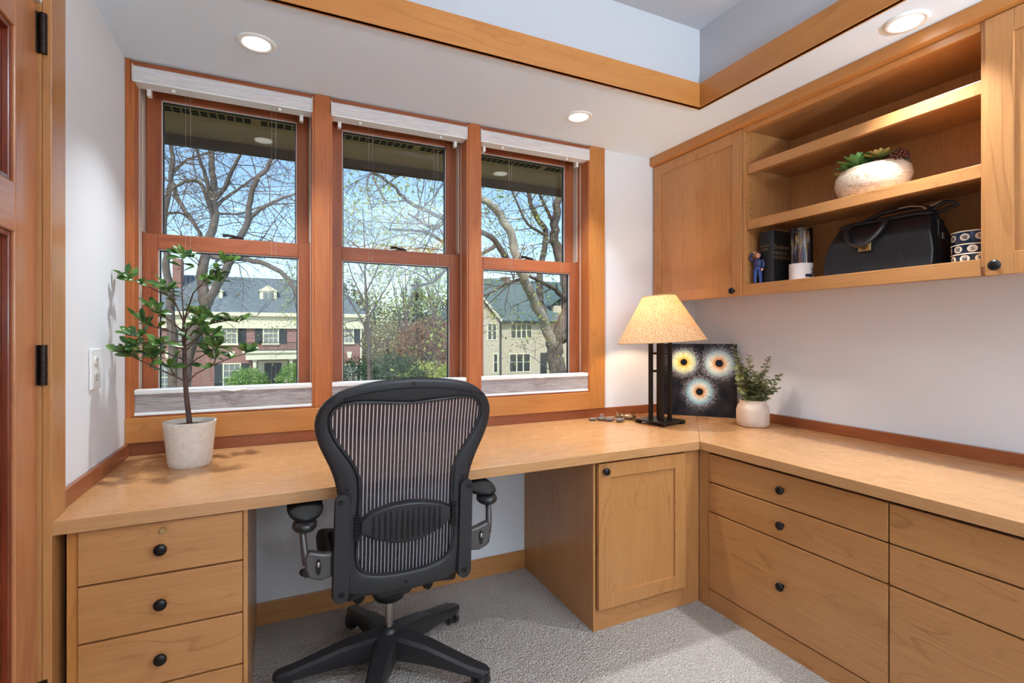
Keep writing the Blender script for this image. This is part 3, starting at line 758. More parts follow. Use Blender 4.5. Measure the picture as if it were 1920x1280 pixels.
# arms
for s in (-1, 1):
    A = build(MB().prism([(s*.222, .572), (s*.252, .578), (s*.288, .590), (s*.300, .575), (s*.298, .535), (s*.285, .508), (s*.255, .498), (s*.222, .503)][::(1 if s > 0 else -1)], -.262, -.232, 'y'),
              'arm_bracket', M_graph, CH, smooth=30, local=True, bevel=.006, seg=3)
    sl = MB().prism([(s*.262+.0075*math.cos(a*PI/8), .541+.024*math.sin(a*PI/8)) for a in range(16)], -.2645, -.261, 'y')
    p = build(sl, 'height_slot', M_blackm, A, local=True)
    build(MB().ell((s*.262, -.266, .549), .0055, .004, .009, 12, 8), 'lever', M_chrome, p, smooth=60, local=True)
    build(MB().tube([(s*.292, -.245, .55), (s*.300, -.240, .59), (s*.304, -.228, .63), (s*.302, -.205, .668)], [.017, .013, .012, .016], 12, flat=.8), 'arm_post', M_graph, CH, smooth=60, local=True)
    build(MB().tube([(s*.292, -.235, .52), (s*.24, -.10, .46), (s*.20, .02, .42)], [.016, .016, .018], 10), 'arm_brace', M_blackg, CH, smooth=60, local=True)
    # pad: swept oval
    pm = MB(); vs = []; fs = []; Np, Kp = 14, 18
    for i in range(Np+1):
        t = i/Np; e = math.sin(PI*min(max(t, .0), 1))**.38 if 0 < t < 1 else .02
        for k in range(Kp):
            th = 2*PI*k/Kp; c, sn = math.cos(th), math.sin(th)
            vs.append((s*.293+.054*e*math.copysign(abs(c)**.8, c)*(1 if t < .6 else 1.05), -.265+.25*t, .688+(.0175 if sn > 0 else .020)*e*sn))
    for i in range(Np):
        for k in range(Kp):
            k2 = (k+1) % Kp; fs.append((i*Kp+k, i*Kp+k2, (i+1)*Kp+k2, (i+1)*Kp+k))
    fs.append(tuple(range(Kp))[::-1]); fs.append(tuple(Np*Kp+k for k in range(Kp)))
    P_ = build(pm.add(vs, fs), 'arm_pad', M_blackm, CH, smooth=60, local=True)
    build(MB().ell((s*.298, -.225, .662), .036, .045, .022, 20, 12), 'pivot_cup', M_blackg, P_, smooth=60, local=True)
# seat
SE = [(.0, .27), (.13, .265), (.21, .23), (.245, .15), (.25, .0), (.245, -.12), (.215, -.195), (.15, -.215), (0, -.22)]
oo = mirror(smooth_half(SE, 30, 3))
vs = []; fs = []; K = 10
for v in oo:
    nr = Vector((v.x, v.y)).normalized()
    for k in range(K):
        th = 2*PI*k/K
        vs.append((v.x-nr.x*.022+nr.x*.022*math.cos(th), v.y-nr.y*.022+nr.y*.022*math.cos(th), .475+.016*math.sin(th)+.3*v.x*v.x-(.5*max(0, v.y-.15)**1.2)))
n = len(oo)
for i in range(n):
    for k in range(K):
        i2, k2 = (i+1) % n, (k+1) % K; fs.append((i*K+k, i2*K+k, i2*K+k2, i*K+k2))
SF = build(MB().add(vs, fs), 'seat_frame', M_black, CH, smooth=60, local=True)
vs = [(0, 0, .462)]; fs = []
R_ = 7
for r in range(1, R_+1):
    for v in oo:
        q = v*(r/R_)*.93; vs.append((q.x, q.y, .462+.014*(r/R_)**2+.3*q.x*q.x-(.5*max(0, q.y-.15)**1.2)))
for i in range(n): fs.append((0, 1+i, 1+(i+1) % n))
for r in range(R_-1):
    for i in range(n):
        i2 = (i+1) % n; a = 1+r*n; fs.append((a+i, a+n+i, a+n+i2, a+i2))
M_seat = plain('dark_seat_mesh', lin(26, 25, 28), .7, nz=.5, nscale=260, bmp=.4, bscale=300)
st_ = build(MB().add(vs, fs), 'seat_mesh', M_seat, CH, smooth=60, local=True)
sv = st_.modifiers.new('solid', 'SOLIDIFY'); sv.thickness = .004
for k in range(30):
    x = -.135+k*.0093
    st2 = MB().box(x, x+.003, -.214, -.206, .497, .501)
    build(st2, 'seat_stitch', M_vinyl, st_, local=True)
# tilt mechanism
mm = MB()
mm.prism([(-.085, .395), (.085, .395), (.075, .345), (.055, .318), (-.055, .318), (-.075, .345)], -.10, .12, 'y')
TM = build(mm, 'tilt_mechanism', M_blackg, CH, smooth=30, bevel=.008, seg=3, local=True)
build(MB().lathe([(.035, .262), (.055, .275), (.066, .30), (.068, .33)], 0, 0, 28), 'tilt_cup', M_blackg, CH, smooth=60, local=True)
build(MB().tube([(-.17, -.235, .425), (-.10, -.16, .40), (-.05, -.08, .37)], [.02, .022, .024], 10).tube([(.17, -.235, .425), (.10, -.16, .40), (.05, -.08, .37)], [.02, .022, .024], 10), 'yoke', M_black, TM, smooth=60, local=True)
for s in (-1, 1):
    build(MB().prism([(s*.10, .395), (s*.145, .39), (s*.14, .33), (s*.125, .312), (s*.105, .325), (s*.092, .36)][::s], -.10, -.04, 'y'), 'spring_cover', M_blackm, TM, local=True, bevel=.006, smooth=30)
build(MB().tube([(-.12, -.02, .42), (-.26, -.05, .455), (-.30, -.10, .462)], [.006, .006, .012], 8), 'tilt_lever', M_blackm, TM, smooth=60, local=True)
build(MB().lathe([(.0145, .13), (.0145, .275)], 0, 0, 24), 'gas_column', M_chrome, CH, smooth=60, local=True)
BS = build(MB().lathe([(.032, .07), (.043, .085), (.044, .125), (.036, .148), (.028, .156), (.024, .163), (.017, .165)], 0, 0, 30), 'base_hub', M_black, CH, smooth=50, local=True)
for k in range(5):
    ang = math.radians(31+72*k)
    lm = MB(); vs = []; fs = []
    prof = [(.02, .046, .150, .062), (.08, .040, .145, .064), (.16, .034, .132, .064), (.24, .030, .110, .058), (.33, .028, .086, .050), (.375, .024, .078, .050), (.390, .012, .072, .054)]
    for (r, hw, zt, zb) in prof:
        for (a, b) in ((-hw*.82, zb), (hw*.82, zb), (hw, zb+.012), (hw, zt-.010), (hw*.72, zt), (-hw*.72, zt), (-hw, zt-.010), (-hw, zb+.012)):
            vs.append((r, a, b))
    for i in range(len(prof)-1):
        for q in range(8):
            q2 = (q+1) % 8; fs.append((i*8+q, i*8+q2, (i+1)*8+q2, (i+1)*8+q))
    fs.append(tuple(range(8))[::-1]); fs.append(tuple((len(prof)-1)*8+q for q in range(8)))
    R = Matrix.Rotation(ang, 4, 'Z')
    lg = build(lm.add(vs, fs).xf(R), 'base_leg', M_black, CH, smooth=35, local=True)
    tr = MB()
    for q in range(17):
        r = .075+q*.0160; z = .1405-(r-.08)*.19
        tr.box(r, r+.0075, -.017, .017, z+.0015, z+.0035)
    if k == 0: build(tr.xf(R), 'tread_slots', M_graph, lg, local=True)
    wm = MB(); cx, cy = .355*math.cos(ang), .355*math.sin(ang)
    sw = ang+1.2
    cm_ = Matrix.Translation((cx, cy, 0)) @ Matrix.Rotation(sw, 4, 'Z')
    for s in (-1, 1):
        wm.lathe([(.010, -.010), (.024, -.0095), (.0285, -.006), (.0285, .006), (.024, .0095), (.010, .010)], 0, 0, 24)
        m_ = wm.v[-6*24:]; wm.v = wm.v[:-6*24]
        mt = cm_ @ Matrix.Translation((0.006, s*.0155, .0290)) @ Matrix.Rotation(PI/2, 4, 'X')
        wm.v += [tuple(mt @ Vector(v)) for v in m_]
    hd = MB().box(-.012, .014, -.004, .004, .02, .055)
    ct = build(wm, 'caster', M_blackg, CH, smooth=50, local=True)
    build(hd.lathe([(.006, .03), (.006, .08)], 0, 0, 12).xf(cm_), 'caster_stem', M_blackm, ct, local=True)

# ------------------------------------------------------------------ potted tree on the desk
PX, PY = -.300, 2.225
T = thing('potted_tree', 'slim leafy artificial tree in a white pot at the left window', 'plant', (PX, PY, ZT))
pot = MB().lathe([(.066, .0), (.069, .003), (.072, .02), (.085, .155), (.087, .163), (.086, .166), (.081, .166), (.078, .158), (.077, .148)], 0, 0, 48, cap=False)
pot.lathe([(.001, .0), (.066, .0)], 0, 0, 48, cap=False)
PT = build(pot, 'pot', M_concrete, T, smooth=45, local=True)
build(MB().lathe([(.0775, .146), (.05, .149), (.001, .150)], 0, 0, 32, cap=False), 'soil', M_soil, T, local=True)
M_ptrunk = plain('brown_stem', lin(92, 66, 56), .7, nz=.4, nscale=40)
M_pleaf = m_leaf('glossy_green_leaf', lin(30, 68, 34), lin(92, 124, 54), .3, 26, .2)
def leaf(mb_, base, d, up, L, W, fold=.18, droop=.15, obov=.62):
    d = d.normalized(); s_ = d.cross(up)
    if s_.length < 1e-4: s_ = d.cross(Vector((1, .3, 0)))
    s_.normalize(); u_ = s_.cross(d).normalized()
    ts = (0, .2, .45, obov+.08, .88, 1); ws = (.06, .38, .8, 1, .62, 0)
    vs = []
    for t, w_ in zip(ts, ws):
        c = base+d*(L*t)-u_*(L*droop*t*t)
        e = s_*(W*.5*w_)+u_*(W*fold*w_)
        vs += [c+e, c, c-s_*(W*.5*w_)+u_*(W*fold*w_)]
    fs = []
    for i in range(5):
        a = i*3; fs += [(a, a+1, a+4, a+3), (a+1, a+2, a+5, a+4)]
    mb_.add(vs, fs)
rp = random.Random(3)
P0 = Vector((PX, PY, ZT))
def pw(px, py, dy=0): return at(px, py, y=PY+dy)-P0
tk = [Vector((0, 0, .145)), pw(349, 740), pw(347, 700), pw(346, 660), pw(344, 630), pw(345, 600)]
TR = build(MB().tube(tk, [.0095, .0085, .008, .0075, .006, .005], 10), 'trunk', M_ptrunk, T, smooth=60, local=True)
br = [ # polyline in the picture with depth offsets
 [(345, 605, 0), (342, 560, .0), (340, 520, .01), (341, 490, .02), (343, 474, .02)],
 [(345, 600, 0), (362, 550, -.03), (392, 518, -.05), (402, 505, -.06), (418, 494, -.07), (432, 488, -.08)],
 [(345, 605, 0), (332, 575, -.02), (320, 545, -.03), (306, 536, -.04)],
 [(332, 575, -.02), (318, 556, .02), (292, 544, .04), (260, 528, .06), (232, 520, .07)],
 [(346, 625, 0), (325, 605, -.03), (302, 590, -.05), (285, 578, -.06)],
 [(346, 630, 0), (310, 618, .03), (280, 610, .05), (262, 600, .06)],
 [(346, 640, 0), (305, 640, -.05), (270, 635, -.08), (245, 628, -.10)],
 [(347, 715, 0), (330, 706, -.03), (290, 688, -.06), (262, 675, -.08), (240, 664, -.09), (226, 660, -.1)],
 [(347, 720, 0), (368, 700, .02), (400, 684, .04), (430, 672, .05), (455, 664, .06), (472, 656, .07)],
 [(346, 640, 0), (365, 620, -.03), (395, 606, -.06), (425, 600, -.08), (448, 604, -.1)],
 [(346, 625, 0), (370, 598, .02), (390, 590, .04), (410, 600, .05)],
 [(346, 650, 0), (362, 640, -.06), (380, 625, -.10), (398, 630, -.14)],
 [(346, 655, 0), (328, 650, -.07), (312, 640, -.12), (296, 650, -.15)],
 [(347, 675, 0), (330, 668, .04), (305, 660, .06), (285, 668, .08)],
 [(346, 640, 0), (350, 615, -.08), (362, 600, -.13), (375, 612, -.16)],
 [(346, 660, 0), (360, 645, .06), (385, 640, .10), (405, 650, .12)],
 [(347, 690, 0), (370, 672, -.05), (392, 660, -.08), (408, 652, -.1)],
 [(346, 600, 0), (352, 588, .04), (366, 575, .07), (372, 590, .1)],
 [(400, 505, -.06), (405, 520, -.07), (412, 530, -.08)], [(370, 540, -.03), (385, 530, 0), (395, 525, .02)],
 [(330, 706, -.03), (322, 696, -.02), (318, 684, 0)], [(400, 684, .04), (404, 674, .02), (398, 668, 0)],
 [(290, 688, -.06), (286, 676, -.04), (280, 662, -.03)], [(270, 635, -.08), (262, 645, -.1), (250, 652, -.12)]]
bm_ = MB(); lf_ = MB()
for b in br:
    p = [pw(*q) for q in b]; bm_.tube(p, [.0030-.0018*i/(len(p)-1) for i in range(len(p))], 6)
    end = p[-1]; d = (p[-1]-p[-2]).normalized()
    for q in range(7):
        a = 2*PI*q/7+rp.random(); el = rp.uniform(.1, .9)
        side = Vector((math.cos(a), math.sin(a), rp.uniform(-.1, 1.5)))
        dd = (d*el*.9+side).normalized()
        leaf(lf_, end-d*rp.uniform(0, .03), dd, Vector((rp.uniform(-.6, .6), rp.uniform(-1.4, .2), 1)), rp.uniform(.042, .062), rp.uniform(.018, .025), droop=rp.uniform(-.1, .2))
    for i in range(1, len(p)-1):
        for q in range(4 if i > len(p)//2-1 else 2):
            a = rp.uniform(0, 2*PI); side = Vector((math.cos(a), math.sin(a), rp.uniform(.0, 1)))
            leaf(lf_, p[i].lerp(p[i+1], rp.random()), side, Vector((rp.uniform(-.6, .6), rp.uniform(-1.4, .2), 1)), rp.uniform(.038, .06), rp.uniform(.019, .027))
build(bm_, 'branches', M_ptrunk, TR, smooth=60, local=True)
build(lf_, 'leaves', M_pleaf, T, smooth=70, local=True)

# ------------------------------------------------------------------ table lamp
LX, LY = 1.917, 2.170
T = thing('table_lamp', 'lit table lamp, cone linen shade on four black iron posts', 'lamp', (LX, LY, ZT), math.radians(12))
bp = MB().box(-.096, .096, -.096, .096, .014, .021)
B_ = build(bp, 'base_plate', M_iron, T, bevel=.001, local=True)
for a in (-1, 1):
    for b in (-1, 1):
        build(MB().box(a*.082-.012, a*.082+.012, b*.082-.012, b*.082+.012, 0, .0138), 'foot', M_iron, B_, local=True, bevel=.001)
        build(MB().box(a*.036-.0095, a*.036+.0095, b*.036-.0095, b*.036+.0095, .0212, .50), 'post', M_iron, T, local=True, bevel=.001)
for z in (.288, .386):
    r = MB()
    for s in (-1, 1):
        r.box(-.028, .028, s*.036-.005, s*.036+.005, z-.005, z+.005); r.box(s*.036-.005, s*.036+.005, -.028, .028, z-.005, z+.005)
    build(r, 'cross_bars', M_iron, T, local=True)
build(MB().box(-.046, .046, -.046, .046, .50, .508).lathe([(.012, .508), (.012, .56)], 0, 0, 12), 'socket', M_iron, T, local=True)
sh = MB(); z0, z1 = .452, .704; r0, r1 = .238, .088
sh.lathe([(r0, z0), (r1, z1), (r1-.002, z1), (r0-.002, z0)], 0, 0, 72, cap=False)
n4 = len(sh.v)
sh.f += [(3*72+k, 3*72+(k+1) % 72, (k+1) % 72, k) for k in range(72)]
tilt = Matrix.Translation((0, 0, .58)) @ Matrix.Rotation(math.radians(-12), 4, 'Z') @ Matrix.Rotation(math.radians(-3.4), 4, Vector((_s, _c, 0))) @ Matrix.Rotation(math.radians(12), 4, 'Z') @ Matrix.Translation((0, 0, -.58))
SHD = build(sh.xf(tilt), 'lamp_shade', M_shade, T, smooth=40, local=True)
rg = MB().tube([(r0*math.cos(a*PI/36), r0*math.sin(a*PI/36), z0) for a in range(73)], .0025, 6, cap=False)
rg.tube([(r1*math.cos(a*PI/36), r1*math.sin(a*PI/36), z1) for a in range(73)], .0025, 6, cap=False)
build(rg.xf(tilt), 'shade_rim', plain('shade_trim', lin(178, 146, 108), .8), SHD, smooth=60, local=True)
sp_ = MB()
for k in range(3): a = k*2*PI/3; sp_.tube([(0, 0, .695), (r1*math.cos(a), r1*math.sin(a), z1-.002)], .0015, 6)
sp_.tube([(0, 0, .56), (0, 0, .70)], .002, 6)
build(sp_, 'harp', M_brass, T, local=True)
build(MB().ell((0, 0, .59), .028, .028, .036, 16, 12), 'bulb_glass', m_emit('warm_bulb', (1, .72, .42, 1), 12), T, smooth=60, local=True)
li = bpy.data.lights.new('bulb', 'POINT'); li.energy = LAMP; li.shadow_soft_size = .045; li.color = (1, .76, .50)
lo = bpy.data.objects.new('bulb', li); C.objects.link(lo); lo.parent = T; lo.location = (0, 0, .59)

# ------------------------------------------------------------------ eye print leaning in the corner
def m_iris():
    m, n, l, b, o = newmat('eye_print')
    tc = n.new('ShaderNodeTexCoord'); P3 = tc.outputs['Object']
    sp = n.new('ShaderNodeSeparateXYZ'); l.new(P3, sp.inputs[0])
    dark = lin(16, 15, 26)
    nz = noise(n, l, P3, 120, 5, .85, .9); nz2 = noise(n, l, P3, 9, 3)
    col = mixc(n, l, ramp(n, l, nz2, [(.4, (0, 0, 0, 1)), (.75, (1, 1, 1, 1))]), dark, lin(52, 48, 50))
    speck = None; info = []
    for (cx, cz, R, c_in, c_mid, c_out) in ((.118, .322, .078, lin(232, 178, 70), lin(238, 222, 158), lin(176, 196, 176)),
                                            (.318, .318, .086, lin(218, 146, 76), lin(226, 226, 206), lin(164, 190, 196)),
                                            (.208, .146, .082, lin(222, 160, 92), lin(220, 226, 214), lin(140, 186, 204))):
        dx = math_(n, l, 'SUBTRACT', sp.outputs[0], cx); dz = math_(n, l, 'SUBTRACT', sp.outputs[2], cz)
        r = math_(n, l, 'SQRT', math_(n, l, 'ADD', math_(n, l, 'MULTIPLY', dx, dx), math_(n, l, 'MULTIPLY', dz, dz)))
        an = math_(n, l, 'ARCTAN2', dz, dx)
        cb = n.new('ShaderNodeCombineXYZ'); l.new(math_(n, l, 'MULTIPLY', an, 9.0), cb.inputs[0]); l.new(math_(n, l, 'MULTIPLY', r, 16.0), cb.inputs[1]); cb.inputs[2].default_value = cx*50
        ray_ = noise(n, l, cb.outputs[0], 1.6, 3, .7)
        info.append((r, R, ray_, c_in, c_mid, c_out))
        s_ = math_(n, l, 'SUBTRACT', 1.0, math_(n, l, 'MULTIPLY', math_(n, l, 'SUBTRACT', math_(n, l, 'DIVIDE', r, R), .8), .85), True)
        speck = s_ if speck is None else math_(n, l, 'MAXIMUM', speck, s_)
    sf = ramp(n, l, math_(n, l, 'ADD', math_(n, l, 'MULTIPLY', nz, .9), math_(n, l, 'MULTIPLY', speck, .34)), [(.66, (0, 0, 0, 1)), (.80, (1, 1, 1, 1))])
    col = mixc(n, l, math_(n, l, 'MULTIPLY', sf, .6), col, lin(198, 198, 204))
    for (r, R, ray_, ci, cm2, co) in info:
        t = math_(n, l, 'ADD', math_(n, l, 'DIVIDE', r, R), math_(n, l, 'MULTIPLY', math_(n, l, 'SUBTRACT', ray_, .5), .55))
        ic = ramp(n, l, t, [(.20, lin(60, 50, 50)), (.30, ci), (.55, cm2), (.85, co), (1.0, lin(90, 104, 108))])
        ic = mixc(n, l, ramp(n, l, ray_, [(.30, (1, 1, 1, 1)), (.46, (0, 0, 0, 1))]), ic, lin(74, 66, 60))
        mk = ramp(n, l, math_(n, l, 'ADD', math_(n, l, 'DIVIDE', r, R), math_(n, l, 'MULTIPLY', math_(n, l, 'SUBTRACT', nz, .5), .25)), [(.93, (1, 1, 1, 1)), (1.0, (0, 0, 0, 1))])
        col = mixc(n, l, mk, col, ic)
        pk = ramp(n, l, math_(n, l, 'DIVIDE', r, R), [(.235, (1, 1, 1, 1)), (.26, (0, 0, 0, 1))])
        col = mixc(n, l, pk, col, lin(14, 14, 28))
    l.new(col, b.inputs['Base Color']); b.inputs['Roughness'].default_value = .45; b.inputs['Specular IOR Level'].default_value = .15
    return m
T = thing('wall_art_print', 'square dark canvas print of three pale eye irises in the desk corner', 'picture', (2.150, 2.405, ZT), math.atan2(2.108-2.405, 2.440-2.150))
lean = Matrix.Rotation(math.radians(-3), 4, 'X')
build(MB().box(0, .415, .0, .018, 0, .435).xf(lean), 'canvas_edge', plain('canvas_side', lin(24, 23, 30), .6), T, local=True)
build(MB().box(0.0005, .4145, -.0012, -.0002, 0.0005, .4345).xf(lean), 'printed_face', m_iris(), T, local=True)

# ------------------------------------------------------------------ vase with eucalyptus
T = thing('eucalyptus_vase', 'round cream stone vase of green eucalyptus sprigs beside the canvas', 'plant', (2.315, 1.900, ZT))
VS = build(MB().lathe([(.001, .0), (.070, .0), (.078, .006), (.082, .03), (.082, .085), (.076, .108), (.066, .120), (.066, .134), (.068, .139), (.060, .139), (.058, .125), (.058, .118)], 0, 0, 44, cap=False), 'vase', M_vase, T, smooth=50, local=True)
build(MB().lathe([(.058, .119), (.001, .121)], 0, 0, 24, cap=False), 'moss', M_soil, T, local=True)
M_euc = m_leaf('eucalyptus_leaf', lin(92, 100, 60), lin(158, 162, 112), .5, 30, .2)
re_ = random.Random(11)
stm = MB(); lvs = MB()
tips = [(-.118, -.02, .455, .00), (-.055, .05, .33, 0), (-.035, -.03, .385, 0), (.025, .02, .29, 0), (.075, -.03, .375, 0), (.10, .04, .25, 0), (.135, -.05, .285, 0), (.15, .0, .20, 0),
        (-.02, -.07, .26, 0), (.04, -.08, .24, 0), (-.075, -.05, .28, 0), (0, .06, .27, 0), (-.09, -.01, .36, 0), (.06, .0, .30, 0)]
for (x, y, z, _) in tips:
    # x runs along the picture, y away from the viewer
    tx = Vector((x*_c+y*_s, -x*_s+y*_c, z)); b0 = Vector((tx.x*.25, tx.y*.25, .118))
    p = [b0, b0.lerp(tx, .4)+Vector((0, 0, .02)), b0.lerp(tx, .75)+Vector((0, 0, .012)), tx]
    stm.tube(p, [.0018, .0016, .0012, .0007], 5)
    nn = int((z-.10)/.0125)
    for q in range(nn):
        t = .12+.88*q/nn; base = b0.lerp(tx, t)+Vector((0, 0, .02*math.sin(PI*t)))
        for s in (0, 1):
            a = q*1.3+s*PI+re_.uniform(-.3, .3); L = (.056-.043*t)*re_.uniform(.85, 1.15)
            leaf(lvs, base, Vector((math.cos(a), math.sin(a), re_.uniform(.1, .7))), Vector((re_.uniform(-.8,.3), re_.uniform(-.9, .2), 1)), L, L*.85, fold=.1, droop=.2, obov=.5)
build(stm, 'stems', M_ptrunk, T, local=True, smooth=60)
build(lvs, 'leaves', M_euc, T, local=True, smooth=70)

# ------------------------------------------------------------------ pebbles and bronze figure
for k, (x, y, rx, ry, rz, ro, lb) in enumerate(((1.622, 2.392, .026, .016, .010, -.1, 'small grey brown pebble at the left end of the row'), (1.668, 2.372, .028, .018, .012, -.5, 'grey brown pebble, second from the left in the row'),
        (1.700, 2.412, .018, .014, .017, .2, 'reddish brown pebble behind the other pebbles'), (1.697, 2.335, .030, .018, .013, -.35, 'grey brown pebble in the middle of the row'), (1.738, 2.293, .032, .017, .012, .15, 'longest grey pebble at the right end of the row'))):
    o = build(MB().ell((0, 0, rz), rx, ry, rz, 24, 14), 'pebble', M_stone if k != 2 else plain('red_pebble', lin(128, 92, 78), .5, nz=.2), smooth=60)
    o.location = (x, y, ZT); o.rotation_euler = (0, 0, ro)
    tag(o, lb, 'pebble', 'pebbles on the desk near the lamp')
T = thing('moose_figure', 'small bronze moose figure lying on the desk left of the lamp', 'figurine', (1.815, 2.345, ZT), math.radians(-25))
mb = MB().ell((.022, 0, .017), .042, .021, .017, 22, 14)
mb.ell((-.018, 0, .020), .018, .013, .013, 14, 10)
bd = build(mb, 'body', M_bronze, T, smooth=70, local=True)
hdm = MB().ell((-.040, 0, .021), .017, .010, .010, 14, 10).ell((-.055, 0, .016), .010, .008, .007, 12, 8)
for s in (-1, 1): hdm.tube([(-.035, s*.006, .028), (-.032, s*.012, .038)], [.003, .001], 6)
build(hdm, 'head', M_bronze, T, smooth=70, local=True)
for s in (-1, 1):
    a = MB().tube([(-.040, s*.006, .028), (-.044, s*.018, .038), (-.048, s*.026, .046)], [.003, .0045, .002], 8, flat=.5)
    for q in range(3): a.tube([(-.043-.002*q, s*(.014+.005*q), .036+.003*q), (-.052-.002*q, s*(.014+.006*q), .045+.003*q)], [.002, .0008], 6)
    build(a, 'antler', M_bronze, T, smooth=70, local=True)
    build(MB().tube([(-.01, s*.013, .012), (-.030, s*.020, .005), (-.045, s*.020, .004)], [.005, .004, .003], 8), 'leg', M_bronze, T, smooth=70, local=True)

# ------------------------------------------------------------------ things on the open shelf
SB = 1.4905
M_gold = plain('gold_lettering', lin(150, 120, 84), .4, metal=.3)
M_cov = plain('black_book_cloth', lin(22, 24, 26), .45, spec=.5, bmp=.1, bscale=600)
T = thing('dictionary_book', 'thick black medical dictionary standing behind the clear brush tub', 'book', (2.205, 1.735, SB))
bx0, bx1, by0, by1, bz = 2.205, 2.385, 1.694, 1.776, SB+.262
build(MB().prism([(2.212, by0), (bx1, by0), (bx1, by0+.004), (2.216, by0+.004)], SB, bz, 'z').prism([(2.212, by1), (bx1, by1), (bx1, by1-.004), (2.216, by1-.004)], SB, bz, 'z')
      .prism([(2.212, by0), (2.2062, by0+.010), (2.2035, by0+.025), (2.2030, (by0+by1)/2), (2.2035, by1-.025), (2.2062, by1-.010), (2.212, by1), (2.216, by1-.004), (2.208, (by0+by1)/2), (2.216, by0+.004)], SB, bz, 'z'), 'cover', M_cov, T, smooth=35)
build(MB().box(2.216, bx1-.004, by0+.0042, by1-.0042, SB+.004, bz-.004), 'pages', plain('page_edges', lin(210, 200, 180), .8), T)
MX = Matrix(((0, 0, -1, 0), (-1, 0, 0, 0), (0, 1, 0, 0), (0, 0, 0, 1)))   # text in the y,z plane, read from -x
MY = Matrix(((1, 0, 0, 0), (0, 0, -1, 0), (0, 1, 0, 0), (0, 0, 0, 1)))    # text in the x,z plane, read from -y
def ttext(body, size, pos, base, parent=T, mat=M_gold, al='CENTER', nm='lettering'):
    return text(nm, body, size, mat, parent, Matrix.Translation(Vector(pos)-wloc(parent)) @ base, al and .0003, al)
ttext('Stedman\u2019s', .013, (2.2022, 1.735, SB+.188), MX)
ttext('MEDICAL\nDICTIONARY', .0068, (2.2022, 1.735, SB+.176), MX)
ttext('Stedman\u2019s', .034, (2.213, by0-.0004, SB+.172), MY, al='LEFT')
ttext('MEDICAL', .0235, (2.214, by0-.0004, SB+.145), MY, al='LEFT')
ttext('DICTIONARY', .0235, (2.214, by0-.0004, SB+.122), MY, al='LEFT')

# small figurine of a man in a blue suit
T = thing('man_figurine', 'small painted figurine of a person in a blue suit, hand on head', 'figurine', (2.187, 1.765, SB), math.radians(-70))
M_suit = plain('navy_suit', lin(34, 44, 84), .5); M_jean = plain('blue_trousers', lin(46, 70, 128), .55); M_skin = plain('painted_skin', lin(196, 132, 104), .5); M_shoe = plain('brown_shoe', lin(82, 50, 34), .45)
# local: facing -y
pn = MB().ell((0, 0, .082), .017, .014, .014, 14, 10)
for s in (-1, 1): pn.tube([(s*.009, 0, .08), (s*.012, -.004, .045), (s*.013, .002, .010)], [.0105, .0085, .007], 10)
build(pn, 'trousers', M_jean, T, smooth=70, local=True)
bdy = MB().ell((0, 0, .104), .022, .016, .030, 16, 12)
bdy.tube([(-.020, 0, .122), (-.034, -.002, .130), (-.030, -.006, .150), (-.018, -.008, .158)], [.008, .007, .006, .005], 10)
bdy.tube([(.020, 0, .122), (.030, -.004, .100), (.026, -.012, .082)], [.008, .007, .006], 10)
build(bdy, 'jacket', M_suit, T, smooth=70, local=True)
build(MB().prism([(-.003, .095), (.003, .095), (.002, .124), (-.002, .124)], -.0175, -.0145, 'y'), 'tie', plain('purple_tie', lin(96, 60, 110), .5), T, local=True)
hd_ = MB().ell((0, -.002, .147), .0125, .0135, .015, 16, 12).ell((0, -.015, .146), .0025, .004, .003, 8, 6)
for s in (-1, 1): hd_.ell((s*.012, 0, .147), .002, .003, .004, 8, 6)
hd_.ell((-.014, -.010, .160), .006, .005, .005, 10, 8); hd_.ell((.026, -.015, .074), .006, .006, .007, 10, 8)
for q in range(4): hd_.tube([(.022+.002*q, -.018, .072), (.022+.002*q, -.020, .066)], [.0015, .001], 5); hd_.tube([(-.012+.0022*q, -.012, .162), (-.008+.0022*q, -.013, .166)], [.0014, .001], 5)
HF = build(hd_, 'head', M_skin, T, smooth=70, local=True)
fc = MB()
for s in (-1, 1): fc.ell((s*.0045, -.0145, .150), .0012, .0008, .0012, 6, 4)
fc.box(-.004, .004, -.0150, -.0138, .1395, .1402)
build(fc, 'face_paint', M_blackm, HF, local=True)
build(MB().ell((0, .001, .154), .0130, .0130, .010, 14, 8), 'hair', plain('brown_hair', lin(98, 62, 42), .7), T, smooth=70, local=True)
sh_ = MB()
for s in (-1, 1): sh_.ell((s*.013, -.005, .006), .008, .014, .006, 12, 8)
build(sh_, 'shoes', M_shoe, T, smooth=70, local=True)

# clear tub of paint brushes
cx, cy, r = 2.265, 1.590, .050
T = thing('paint_brush_tub', 'clear plastic tub of paint brushes with a white label', 'container', (cx, cy, SB))
m, n, l, b, o = newmat('clear_plastic'); n.remove(b)
t_ = n.new('ShaderNodeBsdfTransparent'); t_.inputs[0].default_value = (.9, .92, .94, 1); g_ = n.new('ShaderNodeBsdfGlossy'); g_.inputs['Roughness'].default_value = .08
fr_ = n.new('ShaderNodeFresnel'); fr_.inputs[0].default_value = 1.5; mx_ = n.new('ShaderNodeMixShader'); l.new(fr_.outputs[0], mx_.inputs[0]); l.new(t_.outputs[0], mx_.inputs[1]); l.new(g_.outputs[0], mx_.inputs[2]); l.new(mx_.outputs[0], o.inputs[0])
M_clear = m
build(MB().lathe([(.001, .001), (r, .001), (r, .250), (r-.003, .2535), (.001, .2535)], 0, 0, 48, cap=False), 'tub', M_clear, T, smooth=40, local=True)
build(MB().lathe([(r+.0004, .100), (r+.0008, .101), (r+.0008, .106), (r+.0004, .107)], 0, 0, 48, cap=False), 'lid_ring', M_clear, T, smooth=40, local=True)
